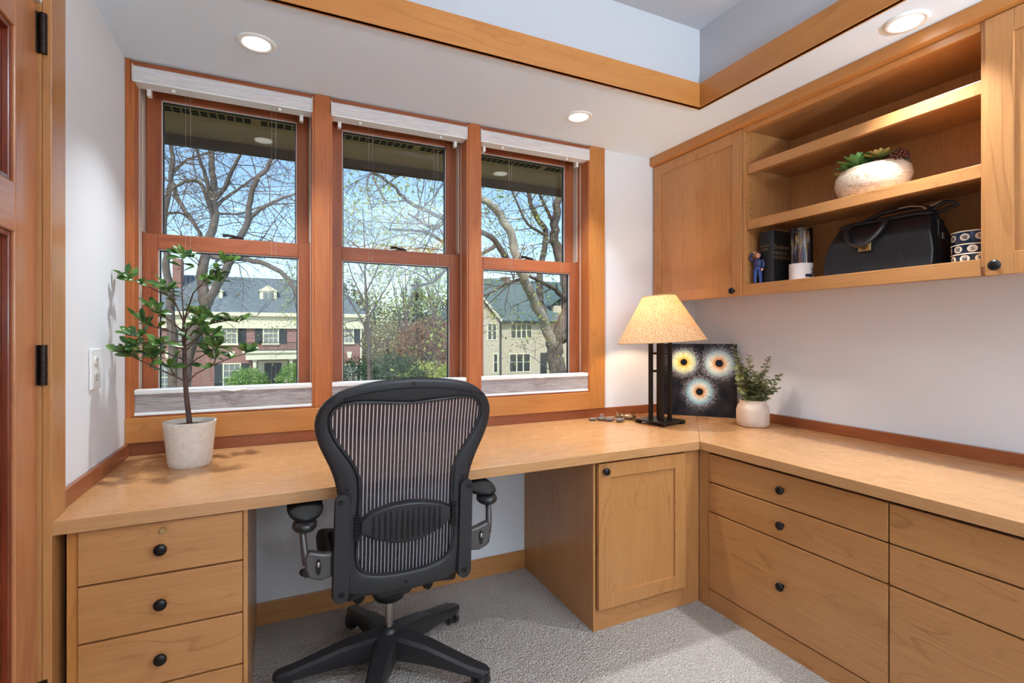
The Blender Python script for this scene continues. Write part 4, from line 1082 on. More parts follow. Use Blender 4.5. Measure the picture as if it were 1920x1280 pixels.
LB = build(MB().lathe([(r+.0006, .002), (r+.0006, .086), (r+.0002, .086), (r+.0002, .002)], 0, 0, 48, cap=False), 'paper_label', plain('label_paper', lin(226, 214, 206), .6), T, smooth=40, local=True)
def onlabel(body, size, ang, z, mat):
    R = Matrix.Rotation(ang, 4, 'Z') @ Matrix.Translation((0, -(r+.0013), z)) @ MY
    return text('print', body, size, mat, LB, R)
vd = math.atan2(-cx, cy)      # turns -y to face the viewer
M_ink = plain('dark_print', lin(40, 30, 62), .5)
onlabel('25', .034, -.55+PI/4*1.0, .038, M_ink)
pb = MB()
for q in range(9):
    a0 = -PI/2-.60+q*.09
    p0 = (r+.0012)*math.cos(a0), (r+.0012)*math.sin(a0); p1 = (r+.0012)*math.cos(a0+.09), (r+.0012)*math.sin(a0+.09)
    pb.add([(p0[0], p0[1], .020), (p1[0], p1[1], .020), (p1[0], p1[1], .034), (p0[0], p0[1], .034)], [(0, 1, 2, 3)])
build(pb, 'purple_band', M_ink, LB, local=True)
rb = random.Random(5)
hc = [lin(150, 30, 50), lin(30, 80, 110), lin(40, 46, 60), lin(230, 225, 215), lin(180, 120, 50), lin(20, 60, 90)]
hm = [plain('brush_handle_%s' % nm, c, .3) for nm, c in zip(('crimson', 'teal', 'slate', 'ivory', 'ochre', 'navy'), hc)]
M_hair_ = plain('golden_bristle', lin(196, 138, 56), .6)
for k in range(25):
    a = k*2.399; q = .040*math.sqrt((k+.5)/25); x, y = q*math.cos(a), q*math.sin(a); h = rb.uniform(.13, .185)
    B = thing('paint_brush', 'thin paint brush standing bristles up inside the clear tub', 'brush', (cx+x, cy+y, SB+.004), group='paint brushes in the clear tub')
    sx, sy = rb.uniform(-.003, .003), rb.uniform(-.003, .003)
    build(MB().tube([(0, 0, 0), (0, 0, h*.4), (sx*.7, sy*.7, h)], [.0012, .0028, .0018], 8), 'handle', hm[k % 6], B, smooth=60, local=True)
    build(MB().tube([(sx*.7, sy*.7, h), (sx, sy, h+.022)], [.0021, .0019], 8), 'ferrule', M_chrome if k % 3 else M_brass, B, smooth=60, local=True)
    build(MB().tube([(sx, sy, h+.022), (sx*1.1, sy*1.1, h+.032), (sx*1.2, sy*1.2, h+.045)], [.0022, .0026, .0004], 8), 'bristles', M_hair_, B, smooth=60, local=True)

# doctor's bag
T = thing('leather_bag', 'black leather doctor bag with curved handle and brass clasp', 'bag', (2.31, 1.245, SB))
Y0, Y1 = 1.455-1.245, 1.040-1.245
def bagsec(z):      # half depth of the body at height z, front leaning back
    t = z/.225
    return (.092-.022*t/.66) if t < .66 else .070-.058*((t-.66)/.34)**1.1
vs = []; fs = []; rows = [0, .004, .03, .07, .11, .142, .152, .175, .20, .222]
M2 = 14
for z in rows:
    hd2 = bagsec(z); t = z/.222
    ya = Y0-.035*max(0, (t-.35)/.65)**1.1*1.0-.0; yc = Y1+.035*max(0, (t-.35)/.65)**1.1
    ring = []
    rr = .018
    for k in range(M2):  # front edge from left to right
        ring.append((-hd2, ya+(yc-ya)*k/(M2-1)))
    ring += [(-hd2*.55, yc-.008), (0, yc+.010*t), (hd2*.55, yc-.008)]
    for k in range(M2): ring.append((hd2, yc+(ya-yc)*k/(M2-1)))
    ring += [(hd2*.55, ya+.008), (0, ya-.010*t), (-hd2*.55, ya+.008)]
    N = len(ring)
    vs += [(a, b, z) for a, b in ring]
for i in range(len(rows)-1):
    for k in range(N): k2 = (k+1) % N; fs.append((i*N+k, i*N+k2, (i+1)*N+k2, (i+1)*N+k))
fs.append(tuple(range(N))[::-1]); fs.append(tuple((len(rows)-1)*N+k for k in range(N)))
BG = build(MB().add(vs, [f[::-1] for f in fs]), 'body', M_leather, T, smooth=40, local=True, bevel=.004)
build(MB().tube([(-.010, Y0-.03, .222), (-.012, Y0-.08, .230), (-.012, Y1+.08, .230), (-.010, Y1+.03, .222)], .011, 8).tube([(.012, Y0-.03, .222), (.012, Y0-.08, .230), (.012, Y1+.08, .230), (.012, Y1+.03, .222)], .011, 8), 'frame_mouth', M_leather, T, smooth=60, local=True)
# front handle hanging on the front face
hp = []
for k in range(15):
    a = PI*k/14; hp.append((-.052-.050*math.sin(a), .052+.076*math.cos(a)*(1-.15*math.sin(a)), .208-.085*math.sin(a)))
hp = [(-.018, .118, .232)]+hp+[(-.018, -.014, .232)]
build(MB().tube(hp, [.005]+[.0105]*15+[.005], 10), 'front_handle', M_leatherw, T, smooth=60, local=True)
hp2 = [(.012, .10, .228), (.012, .085, .245), (.010, .02, .262), (.010, -.05, .268), (.010, -.12, .262), (.012, -.165, .240)]
build(MB().tube(hp2, [.005, .009, .010, .010, .009, .005], 10), 'back_handle', M_leatherw, T, smooth=60, local=True)
hp3 = [(.0, Y1+.050, .215)]+[(.0, Y1-.005+.045*math.cos(math.radians(150-30*k)), .218+.038*math.sin(math.radians(150-30*k))) for k in range(8)]
build(MB().tube(hp3, .0065, 10), 'end_loop', M_leather, T, smooth=60, local=True)
build(MB().tube([(-.024, Y1+.145, .262), (-.024, Y1+.10, .262), (-.026, Y1+.06, .250), (-.028, Y1+.045, .236)], [.003, .0035, .0035, .006], 8), 'metal_stay', M_chrome, T, smooth=60, local=True)
build(MB().tube([(.0, Y1+.045, .252), (.0, Y1+.01, .262)], [.006, .003], 8), 'stay_end', M_chrome, T, smooth=60, local=True)
cl = MB().box(-.0915, -.086, .008, .058, .098, .138)
CLP = build(cl, 'clasp', M_brass, T, local=True, bevel=.002)
build(MB().prism([(.033+.015*math.cos(a*PI/10), .118+.015*math.sin(a*PI/10)) for a in range(20)], -.0935, -.0912, 'x').prism([(.033+.008*math.cos(a*PI/10), .118+.008*math.sin(a*PI/10)) for a in range(20)], -.0950, -.0930, 'x'), 'rosette', plain('dark_brass', lin(120, 98, 62), .4, metal=.9), CLP, local=True, bevel=.0006)
build(MB().prism([(-.186, .20), (-.196, .19), (-.196, .12), (-.19, .10), (-.180, .12)], -.02, .02, 'x'), 'end_strap', M_leather, T, local=True, bevel=.003)
build(MB().box(-.006, .006, -.203, -.199, .115, .14), 'buckle', M_chrome, T, local=True)

# bowl of succulents on the middle shelf
SM = 1.8185
T = thing('succulent_bowl', 'oval pale wooden bowl planted with green succulents', 'plant', (2.285, 1.285, SM))
m, n, l, b, o = newmat('banded_pale_wood')
v = coords(n, l, (5, 5, 15), rnd=False); f = noise(n, l, v, 1.3, 2, .5, 1.2)
fr2 = math_(n, l, 'FRACT', math_(n, l, 'MULTIPLY', f, 7))
l.new(mixc(n, l, math_(n, l, 'MULTIPLY', ramp(n, l, fr2, [(.5, (0, 0, 0, 1)), (.95, (1, 1, 1, 1))]), .6), lin(222, 204, 182), lin(176, 132, 84)), b.inputs['Base Color']); b.inputs['Roughness'].default_value = .5
bw = MB().lathe([(.001, 0), (.085, 0), (.105, .006), (.135, .035), (.148, .072), (.143, .105), (.125, .128), (.115, .132), (.108, .128), (.108, .118)], 0, 0, 56, sx=.66, sy=1, cap=False)
build(bw, 'bowl', m, T, smooth=50, local=True)
build(MB().lathe([(.110, .120), (.001, .122)], 0, 0, 32, sx=.66, sy=1, cap=False), 'gravel', M_soil, T, local=True)
def rosette(name, cx, cy, cz, R, nl, mat, tiltx=0, tall=.7, wd=.36):
    q = MB()
    for k in range(nl):
        a = k*2.399; t = k/nl; L = R*(1-.55*t); el = .15+1.15*t*tall
        d = Vector((math.cos(a)*math.cos(el), math.sin(a)*math.cos(el), math.sin(el)))
        s_ = Vector((-math.sin(a), math.cos(a), 0)); u = d.cross(s_)
        if u.z < 0: u = -u
        vs = []
        for tt, w_, th in ((0, .35, .25), (.35, .85, .3), (.7, 1, .26), (.9, .6, .15), (1, .03, .02)):
            c = d*(L*tt)+u*(L*.10*tt*tt)
            W_ = L*wd*.5*w_; H_ = L*.5*th*.6
            vs += [c+s_*W_, c+u*H_*.5, c-s_*W_, c-u*H_]
        fs = []
        for i in range(4):
            for z in range(4): z2 = (z+1) % 4; fs.append((i*4+z, i*4+z2, (i+1)*4+z2, (i+1)*4+z))
        fs.append((16, 17, 18, 19))
        q.add([v+Vector((cx, cy, cz)) for v in vs], fs)
    return build(q, name, mat, T, smooth=70, local=True)
M_s1 = m_leaf('succulent_green', lin(66, 116, 48), lin(120, 160, 84), .4, 30); M_s2 = m_leaf('succulent_yellow', lin(122, 128, 60), lin(190, 150, 84), .4, 26); M_s3 = m_leaf('succulent_maroon', lin(78, 34, 28), lin(120, 66, 50), .5, 30)
rosette('green_rosette', -.035, .035, 0.146, .086, 34, M_s1, tall=.9, wd=.34)
rosette('green_rosette', -.030, .082, .138, .052, 22, M_s1, tall=.7, wd=.4)
rosette('yellow_rosette', -.030, -.050, .152, .066, 26, M_s2, tall=.7, wd=.42)
rosette('yellow_rosette', -.03, .122, .120, .038, 18, M_s2, tall=.7, wd=.42)
q = MB()
for k in range(60):
    a = k*2.399; t = k/60; el = math.acos(1-1.3*t)
    q.ell((-.01+.034*math.sin(el)*math.cos(a), -.105+.034*math.sin(el)*math.sin(a), .134+.034*math.cos(el)), .0055, .0055, .0055, 6, 5)
build(q, 'berry_cluster', M_s3, T, smooth=70, local=True)
q = MB()
for k in range(9): a = k*.7; leaf(q, Vector((0, 0, .122)), Vector((math.cos(a)*.6, math.sin(a), .25)), Vector((0, 0, 1)), .075, .014, fold=.2, droop=-.1)
leaf(q, Vector((-.01, -.115, .120)), Vector((-.2, -1, .0)), Vector((0, 0, 1)), .05, .016)
build(q, 'strap_leaves', m_leaf('deep_green_leaf', lin(28, 70, 40), lin(46, 92, 52), .4), T, smooth=70, local=True)

# stacked blue bowls
M_blue = plain('cobalt_glaze', lin(20, 48, 84), .22, nz=.3, nscale=25); M_cream = plain('cream_glaze', lin(228, 216, 196), .3)
for k in range(3):
    z = SB+.001+k*.0345 + (.004 if k == 2 else 0)
    B = thing('rice_bowl', ('lowest', 'middle', 'topmost')[k]+' blue bowl with white character medallions in the stack beside the cabinet stile', 'bowl', (2.275, .938, z), k*.35, 'stacked blue bowls')
    h = .038 if k < 2 else .046
    build(MB().lathe([(.040, 0), (.055, .0015), (.0585, .006), (.0605, h-.004), (.0585, h-.004), (.055, .008), (.001, .004)], 0, 0, 56, cap=False), 'glazed_wall', M_blue, B, smooth=40, local=True)
    build(MB().tube([(.0605*math.cos(a*PI/28), .0605*math.sin(a*PI/28), h-.0025) for a in range(57)], .0022, 8, cap=False), 'rim', M_cream, B, smooth=60, local=True)
    chars = '\u798f\u5bff\u6c34\u6728\u7984\u559c'
    for j in range(9):
        a = -PI+j*2*PI/9
        d = MB(); vs = []
        for s in range(20):
            t = 2*PI*s/20; aa = a+.0145*math.cos(t)/.0605; vs.append((.0613*math.cos(aa), .0613*math.sin(aa), h*.49+.0125*math.sin(t)))
        d.add(vs, [tuple(range(20))])
        D_ = build(d, 'medallion', M_cream, B, local=True)
        R = Matrix.Rotation(a+PI/2, 4, 'Z') @ Matrix.Translation((0, -.0616, h*.49-.0070)) @ MY
        text('character', chars[(j+k*2) % 6], .017, M_ink, D_, R)
    if k == 2:
        q = MB()
        for j in range(10): a = j*2.399; q.ell((.010*math.sqrt(j)*math.cos(a), .010*math.sqrt(j)*math.sin(a), h+.000), .011, .011, .007, 10, 7)
        build(q, 'dark_contents', M_soil, B, smooth=60, local=True)
# ------------------------------------------------------------------ roof overhang of this house, outside the windows
M_soffit = plain('olive_stucco', lin(222, 182, 130), .95, nz=.12, nscale=60, bmp=.3, bscale=120)
M_fascia = plain('dark_brown_board', lin(104, 84, 68), .8)
M_vent = plain('vent_dark', lin(26, 24, 18), .9)
T = thing('roof_overhang', 'olive stucco roof overhang above the windows outside', 'roof', (.6, 3.3, 2.50), kind='structure')
build(MB().box(-4, 6, 2.80, 3.755, 2.50, 2.58), 'soffit', M_soffit, T)
build(MB().box(-4, 6, 3.755, 3.80, 2.44, 2.70), 'fascia', M_fascia, T)
build(MB().box(-4, 6, 2.742, 2.80, 2.345, 2.58), 'frieze', M_soffit, T)
vt = MB()
for k in range(150):
    x = -2.6+k*.044
    if k % 22 == 12: continue
    for y in (3.315, 3.352): vt.box(x, x+.034, y, y+.026, 2.4975, 2.5005)
tag(build(vt, 'soffit_vents', M_vent, T), kind='stuff')

GZ = -3.3
M_grass = plain('lawn_grass', lin(112, 118, 74), .95, nz=.4, nscale=2.5)
tag(build(MB().box(-70, 90, 3.9, 140, GZ-.3, GZ), 'lawn', M_grass, loc=(0, 60, GZ)), 'green lawn across the street in front of the houses', 'ground', kind='stuff')
M_asph = plain('asphalt', lin(120, 118, 116), .9, nz=.15, nscale=3)
tag(build(MB().box(-70, 90, 17, 25, GZ, GZ+.03), 'street', M_asph, loc=(0, 21, GZ)), 'grey street running between the lawns', 'road', kind='structure')

# ------------------------------------------------------------------ brick house
M_brick = m_brick('red_brown_brick', lin(150, 88, 76), lin(116, 66, 60), lin(176, 150, 138))
M_slate = m_roof('blue_grey_slate', lin(92, 104, 108), lin(130, 140, 142))
M_trimw = plain('cream_house_trim', lin(232, 226, 196), .7)
M_shut = plain('black_green_shutter', lin(34, 44, 46), .7)
M_hpane = plain('house_window_pane', lin(120, 130, 132), .12, spec=.8)
M_blackdoor = plain('black_front_door', lin(24, 24, 26), .4)
HY = 42.0
def hx(px, y=HY): return at(px, 600, y=y).x
def hz(py, px=508, y=HY): return at(px, py, y=y).z
BX0, BX1 = hx(180), hx(676)
H = thing('brick_house', 'red brick house with slate roof, black shutters and white portico across the street', 'house', ((BX0+BX1)/2, HY+5, GZ))
ze, zr = hz(592), hz(522, y=HY+5.2)
build(MB().box(BX0, BX1, HY, HY+10.4, GZ, ze-.9), 'wall', M_brick, H)
build(MB().box(BX0-.2, BX1+.2, HY-.25, HY+.05, ze-.95, ze-.05).box(BX0-.5, BX1+.5, HY-.55, HY+.3, ze-.05, ze+.22), 'cornice', M_trimw, H)
build(MB().add([(BX0-.5, HY-.5, ze+.2), (BX1+.5, HY-.5, ze+.2), (BX1+.5, HY+10.9, ze+.2), (BX0-.5, HY+10.9, ze+.2), (BX0+4, HY+5.2, zr), (BX1-1.6, HY+5.2, zr)],
      [(0, 1, 5, 4), (1, 2, 5), (2, 3, 4, 5), (3, 0, 4), (0, 3, 2, 1)]), 'roof', M_slate, H)
build(MB().box(hx(308), hx(326), HY+3, HY+4.2, ze, hz(484, 316, HY+3)), 'chimney', M_brick, H)
def hwin(cx, cz, w_, h_, y, parent, shutters=True, cols=3, rows=4):
    f = MB(); t = .09
    f.box(cx-w_/2-t, cx-w_/2, y-.10, y+.05, cz-h_/2-t, cz+h_/2+t); f.box(cx+w_/2, cx+w_/2+t, y-.10, y+.05, cz-h_/2-t, cz+h_/2+t)
    f.box(cx-w_/2, cx+w_/2, y-.10, y+.05, cz+h_/2, cz+h_/2+t); f.box(cx-w_/2-t-.05, cx+w_/2+t+.05, y-.16, y+.05, cz-h_/2-t-.06, cz-h_/2)
    for k in range(1, cols): x = cx-w_/2+w_*k/cols; f.box(x-.018, x+.018, y-.07, y+.02, cz-h_/2, cz+h_/2)
    for k in range(1, rows): z = cz-h_/2+h_*k/rows; q = .035 if k*2 == rows else .018; f.box(cx-w_/2, cx+w_/2, y-.07, y+.02, z-q, z+q)
    fo = build(f, 'window', M_trimw, parent)
    build(MB().box(cx-w_/2, cx+w_/2, y-.03, y-.01, cz-h_/2, cz+h_/2), 'pane', M_hpane, fo)
    if shutters:
        for s in (-1, 1):
            a = cx+s*(w_/2+t+.02); b_ = cx+s*(w_/2+t+.52)
            build(MB().box(min(a, b_), max(a, b_), y-.08, y-.01, cz-h_/2-.05, cz+h_/2+.05), 'shutter', M_shut, parent)
for px in (250, 348, 430, 508, 590, 650):
    hwin(hx(px), hz(625, px), .92, 1.42, HY, H)
for px in (250, 315, 405, 435, 655):
    if px in (405,): continue
    hwin(hx(px), hz(707, px), 1.0, 1.9, HY, H, rows=4)
    build(MB().prism([(hx(px)-.12, hz(671, px)), (hx(px)+.12, hz(671, px)), (hx(px)+.2, hz(665, px)+.25), (hx(px)-.2, hz(665, px)+.25)], HY-.06, HY+.02, 'y'), 'keystone', M_trimw, H)
for px in (400, 503, 600):
    cx, y = hx(px, HY+1.6), HY+1.6; zc = hz(556, px, y)
    dm = MB().box(cx-.6, cx+.6, y, y+3.4, zc-.65, zc+.45).prism([(cx-.72, zc+.42), (cx+.72, zc+.42), (cx, zc+.9)], y-.08, y+3.6, 'y')
    dd = build(dm, 'dormer', M_trimw, H)
    g = MB().box(cx-.36, cx-.03, y-.05, y+.02, zc-.45, zc+.32).box(cx+.03, cx+.36, y-.05, y+.02, zc-.45, zc+.32)
    build(g, 'pane', M_hpane, dd)
pcx, py0 = hx(512), HY-1.6
PO = build(MB().box(pcx-1.75, pcx+1.75, py0, HY, hz(672), hz(660)), 'portico', M_trimw, H)
build(MB().box(pcx-1.95, pcx+1.95, py0-.15, HY, hz(660), hz(656)), 'portico_cornice', M_trimw, PO)
for px in (478, 546):
    build(MB().lathe([(.2, GZ), (.2, GZ+.2), (.15, GZ+.25), (.13, hz(676)), (.19, hz(674)), (.19, hz(671))], hx(px, py0+.3), py0+.3, 16), 'column', M_trimw, PO)
rl = MB()
for k in range(30): x = pcx-1.7+k*3.4/29; rl.box(x-.015, x+.015, py0+.05, py0+.08, hz(656), hz(642))
rl.box(pcx-1.75, pcx+1.75, py0+.03, py0+.10, hz(642), hz(641)); rl.box(pcx-1.75, pcx+1.75, py0+.03, py0+.10, hz(656), hz(655)+.02)
build(rl, 'railing', M_shut, PO)
build(MB().box(pcx-1.0, pcx+1.0, HY-.08, HY+.01, GZ+.3, hz(676)), 'door_surround', M_trimw, H)
build(MB().box(pcx-.58, pcx+.58, HY-.14, HY-.05, GZ+.3, hz(680)), 'front_door', M_blackdoor, H)
build(MB().box(pcx-1.9, pcx+1.9, py0-.4, HY-.02, GZ, GZ+.3), 'porch_step', plain('grey_stone_step', lin(150, 146, 140), .9), H)
build(MB().tube([(BX1+.02, HY-.12, GZ), (BX1+.02, HY-.12, ze-.9)], .07, 8), 'downspout', M_trimw, H)

# ------------------------------------------------------------------ stucco house
M_stucco = plain('tan_stucco', lin(206, 192, 166), .95, nz=.1, nscale=3)
M_groof = m_roof('green_grey_shingle', lin(84, 104, 102), lin(116, 136, 132))
M_dkwin = plain('dark_window_pane', lin(48, 56, 56), .12, spec=.8)
SY = 46.0
def sx(px, y=SY): return at(px, 650, y=y).x
def sz(py, px=975, y=SY): return at(px, py, y=y).z
S = thing('stucco_house', 'tan stucco house with green grey roof behind the forked tree', 'house', (sx(1000), SY+4, GZ))
e = sz(602); X0, X1 = sx(936), sx(1120)
build(MB().box(X0, X1, SY, SY+9, GZ, e), 'wall', M_stucco, S)
build(MB().box(sx(850, SY-1.2), sx(936, SY-1.2), SY-1.2, SY+9, GZ, sz(601, 930, SY-1.2)).prism([(sx(850, SY-1.2), sz(601, 930, SY-1.2)), (sx(936, SY-1.2), sz(601, 930, SY-1.2)), (sx(893, SY-1.2), sz(548, 893, SY-1.2))], SY-1.2, SY+4, 'y'), 'gable_wing', M_stucco, S)
rp_ = sz(601, 930, SY-1.2); xa, xb, xm = sx(846, SY-1.5), sx(940, SY-1.5), sx(893, SY-1.5)
zt = sz(545, 893, SY-1.5)
build(MB().prism([(xa, rp_-.1), (xm, zt-.1), (xb, rp_-.1), (xb, rp_+.12), (xm, zt+.16), (xa, rp_+.12)], SY-1.6, SY+4, 'y'), 'gable_roof', M_groof, S)
build(MB().prism([(xb-.02, rp_-.14), (xm, zt-.12), (xm, zt+.18), (xb+.02, rp_+.14)], SY-1.66, SY-1.605, 'y'), 'bargeboard', M_trimw, S)
rz = sz(524, 950, SY+4.5)
build(MB().add([(X0-2, SY-.6, e-.05), (X1+.6, SY-.6, e-.05), (X1+.6, SY+9.6, e-.05), (X0-2, SY+9.6, e-.05), (X0-2, SY+4.5, rz), (X1-2, SY+4.5, rz)],
      [(0, 1, 5, 4), (1, 2, 5), (2, 3, 4, 5), (3, 0, 4), (0, 3, 2, 1)]), 'roof', M_groof, S)
build(MB().box(X0-2, X1+.6, SY-.68, SY-.60, e-.18, e+.02), 'gutter', plain('dark_gutter', lin(46, 58, 62), .5), S)
build(MB().box(sx(944, SY+4), sx(957, SY+4), SY+4, SY+5, rz-.5, sz(519, 950, SY+4)), 'chimney', m_brick('chimney_brick', lin(120, 90, 80), lin(96, 74, 68), lin(150, 140, 130)), S)
dx0, dx1 = sx(1038, SY+.5), sx(1085, SY+.5)
DG = build(MB().box(dx0, dx1, SY+.5, SY+4, sz(602, 1050, SY+.5), sz(573, 1050, SY+.5)), 'dormer', M_stucco, S)
build(MB().prism([(dx0-.6, sz(574, 1050)), ((dx0+dx1)/2, sz(548, 1060)), (dx1+.6, sz(574, 1050)), (dx1+.6, sz(574, 1050)+.2), ((dx0+dx1)/2, sz(548, 1060)+.25), (dx0-.6, sz(574, 1050)+.2)], SY+.2, SY+4.3, 'y'), 'dormer_roof', M_groof, DG)
def swin(p0, p1, q0, q1, n_, y=SY):
    x0, x1, z1, z0 = sx(p0, y), sx(p1, y), sz(q0, (p0+p1)/2, y), sz(q1, (p0+p1)/2, y)
    f = MB(); t = .09
    f.box(x0-t, x0, y-.06, y+.02, z0-t, z1+t); f.box(x1, x1+t, y-.06, y+.02, z0-t, z1+t); f.box(x0, x1, y-.06, y+.02, z1, z1+t); f.box(x0, x1, y-.06, y+.02, z0-t, z0)
    for k in range(1, n_): x = x0+(x1-x0)*k/n_; f.box(x-.06, x+.06, y-.06, y+.02, z0, z1)
    f.box(x0, x1, y-.05, y-.0, z0+(z1-z0)*.55-.02, z0+(z1-z0)*.55+.02)
    o = build(f, 'window', M_trimw, S); build(MB().box(x0, x1, y-.03, y-.012, z0, z1), 'pane', M_dkwin, o)
swin(958, 996, 608, 633, 4); swin(956, 993, 664, 696, 3); swin(915, 930, 607, 636, 2, SY-1.2); swin(926, 932, 664, 697, 1, SY-1.2); swin(1060, 1075, 610, 633, 2)
build(MB().box(sx(1013), sx(1025), SY-.05, SY+.01, GZ+.2, sz(661, 1019)), 'side_door', M_dkwin, S)
build(MB().tube([(sx(939, SY-.1), SY-.12, GZ), (sx(939, SY-.1), SY-.12, e-.1)], .06, 8), 'downspout', M_shut, S)

# garage far back between the houses
G = thing('garage', 'low garage far back between the two houses', 'house', (at(826, 690, y=60).x, 61, GZ))
gx0, gx1 = at(808, 690, y=60).x, at(838, 690, y=60).x; gz = at(820, 686, y=60).z
build(MB().box(gx0, gx1, 60, 64, GZ, gz), 'wall', M_trimw, G)
build(MB().box(gx0+.4, gx1-.4, 59.95, 60.02, GZ, gz-.5), 'garage_door', plain('brown_garage_door', lin(112, 84, 70), .8), G)
build(MB().prism([(gx0-.4, gz), (gx1+.4, gz), ((gx0+gx1)/2, gz+1.6)], 59.6, 64.4, 'y'), 'roof', M_groof, G)

# ------------------------------------------------------------------ trees
def limb(mb_, pts, r0, r1, seg=8, wob=.0, rr=None):
    P_ = [Vector(p) for p in pts]
    out = []
    for i in range(len(P_)-1):
        a, b = P_[i], P_[i+1]; p0 = P_[max(i-1, 0)]; p3 = P_[min(i+2, len(P_)-1)]
        for s in range(4):
            t = s/4
            q = .5*((2*a)+(b-p0)*t+(2*p0-5*a+4*b-p3)*t*t+(3*a-p0-3*b+p3)*t**3)
            if rr and wob: q = q+Vector((rr.uniform(-wob, wob), rr.uniform(-wob, wob), rr.uniform(-wob, wob)))
            out.append(q)
    out.append(P_[-1]); n_ = len(out)
    rad = [r0+(r1-r0)*i/(n_-1) for i in range(n_)]
    mb_.tube(out, rad, seg)
    return out, rad
def twigs(mb_, start, d, L, r, depth, rr, tips, droop=0.0):
    n_ = 4; p = Vector(start); d = d.normalized(); pts = [p.copy()]
    for i in range(n_):
        d = (d+Vector((rr.uniform(-.25, .25), rr.uniform(-.25, .25), rr.uniform(-.22, .25)-droop))).normalized()
        p = p+d*(L/n_); pts.append(p.copy())
    mb_.tube(pts, [r*(1-.6*i/n_) for i in range(n_+1)], 3 if r < .012 else 5, cap=False)
    if depth == 0: tips += pts[1:]; return
    for k in range(rr.choice((2, 3, 3))):
        i = rr.choice((1, 2, 3, 4)); a = (pts[i]-pts[i-1]).normalized()
        s_ = a.cross(Vector((rr.uniform(-1, 1), rr.uniform(-1, 1), rr.uniform(-1, 1)))).normalized()
        twigs(mb_, pts[i], a*rr.uniform(.5, 1)+s_*rr.uniform(.5, .95), L*rr.uniform(.55, .75), r*.58, depth-1, rr, tips, droop)
def scatter(mb_, tips, n_, sz_, rr, sp_=.12, flat=.6):
    for _ in range(n_):
        p = rr.choice(tips)+Vector((rr.gauss(0, sp_), rr.gauss(0, sp_), rr.gauss(0, sp_)))
        a = Vector((rr.uniform(-1, 1), rr.uniform(-1, 1), rr.uniform(-1, .6))).normalized(); b = a.cross(Vector((rr.uniform(-1, 1), rr.uniform(-1, 1), rr.uniform(-1, 1)))).normalized()
        s = sz_*rr.uniform(.6, 1.3)
        mb_.add([p-a*s, p+b*s*.5, p+a*s, p-b*s*.5], [(0, 1, 2, 3)])
def tree(name, label, Y, limbs, mat, leafmat, seed, nleaf, lsize, ntw=10, tl=1.0, td=2, tr=.02, group=None, base=None, droop=0, spread=.12, depthk=.35, rs=.9):
    rr = random.Random(seed); tm = MB(); tips = []
    f = Y/.95
    p0 = None; pale = []
    allp = []
    for li_, L_ in enumerate(limbs):
        ra, rb2, pts = L_[0], L_[1], L_[2]
        sg = rr.choice((-1, 1)) if li_ else 0
        P_ = []
        for i, q in enumerate(pts):
            dz = q[2] if len(q) > 2 else sg*depthk*i/max(1, len(pts)-1)*1.5
            P_.append(at(q[0], q[1], y=Y+dz))
        if li_ == 0 or (len(L_) > 3 and L_[3] == 'g'):
            P_[0] = Vector((P_[0].x, P_[0].y, GZ)) if P_[0].z < -1.0 else P_[0]
        if li_ == 0: p0 = P_[0]
        lmb = MB() if L_[-1] == 'pale' else tm
        o_, r_ = limb(lmb, P_, ra*rs, rb2*rs*.9, 12 if ra > .1 else 8, wob=ra*.18, rr=rr)
        allp.append((o_, r_))
        if L_[-1] == 'pale': pale.append(lmb)
    for li_, (o_, r_) in enumerate(allp):
        if limbs[li_][-1] in ('bare', 'pale'): continue
        for k in range(ntw if li_ else max(2, ntw//3)):
            i = rr.randrange(len(o_)//4, len(o_))
            a = (o_[i]-o_[max(i-1, 0)]).normalized()
            s_ = a.cross(Vector((rr.uniform(-1, 1), rr.uniform(-1, 1), rr.uniform(-1, 1)))).normalized()
            twigs(tm, o_[i], a*.5+s_, tl*rr.uniform(.7, 1.3), min(tr, r_[i]*.6), td, rr, tips, droop)
    T = thing(name, label, 'tree', (p0.x, p0.y, GZ), group=group)
    build(tm, 'trunk', mat, T, smooth=70)
    for q in pale: build(q, 'leaning_limb', M_barkp, T, smooth=70)['label'] = 'pale bare leaning limb'
    lm_ = MB(); scatter(lm_, tips, nleaf, lsize, rr, spread)
    tag(build(lm_, 'foliage', leafmat, T), kind='stuff')
    return T
M_yg = m_leaf('spring_leaf', lin(150, 164, 66), lin(196, 204, 110), .6, 3, .3)
M_bud = m_leaf('reddish_bud', lin(140, 120, 88), lin(176, 164, 110), .7, 3, .2)
M_dkg = m_leaf('evergreen_needle', lin(40, 66, 44), lin(76, 100, 66), .8, 3)
M_brn = m_leaf('brown_dry_leaf', lin(122, 84, 62), lin(166, 126, 96), .8, 3)
M_bush = m_leaf('bright_bush_leaf', lin(92, 136, 44), lin(138, 176, 74), .7, 3, .15)
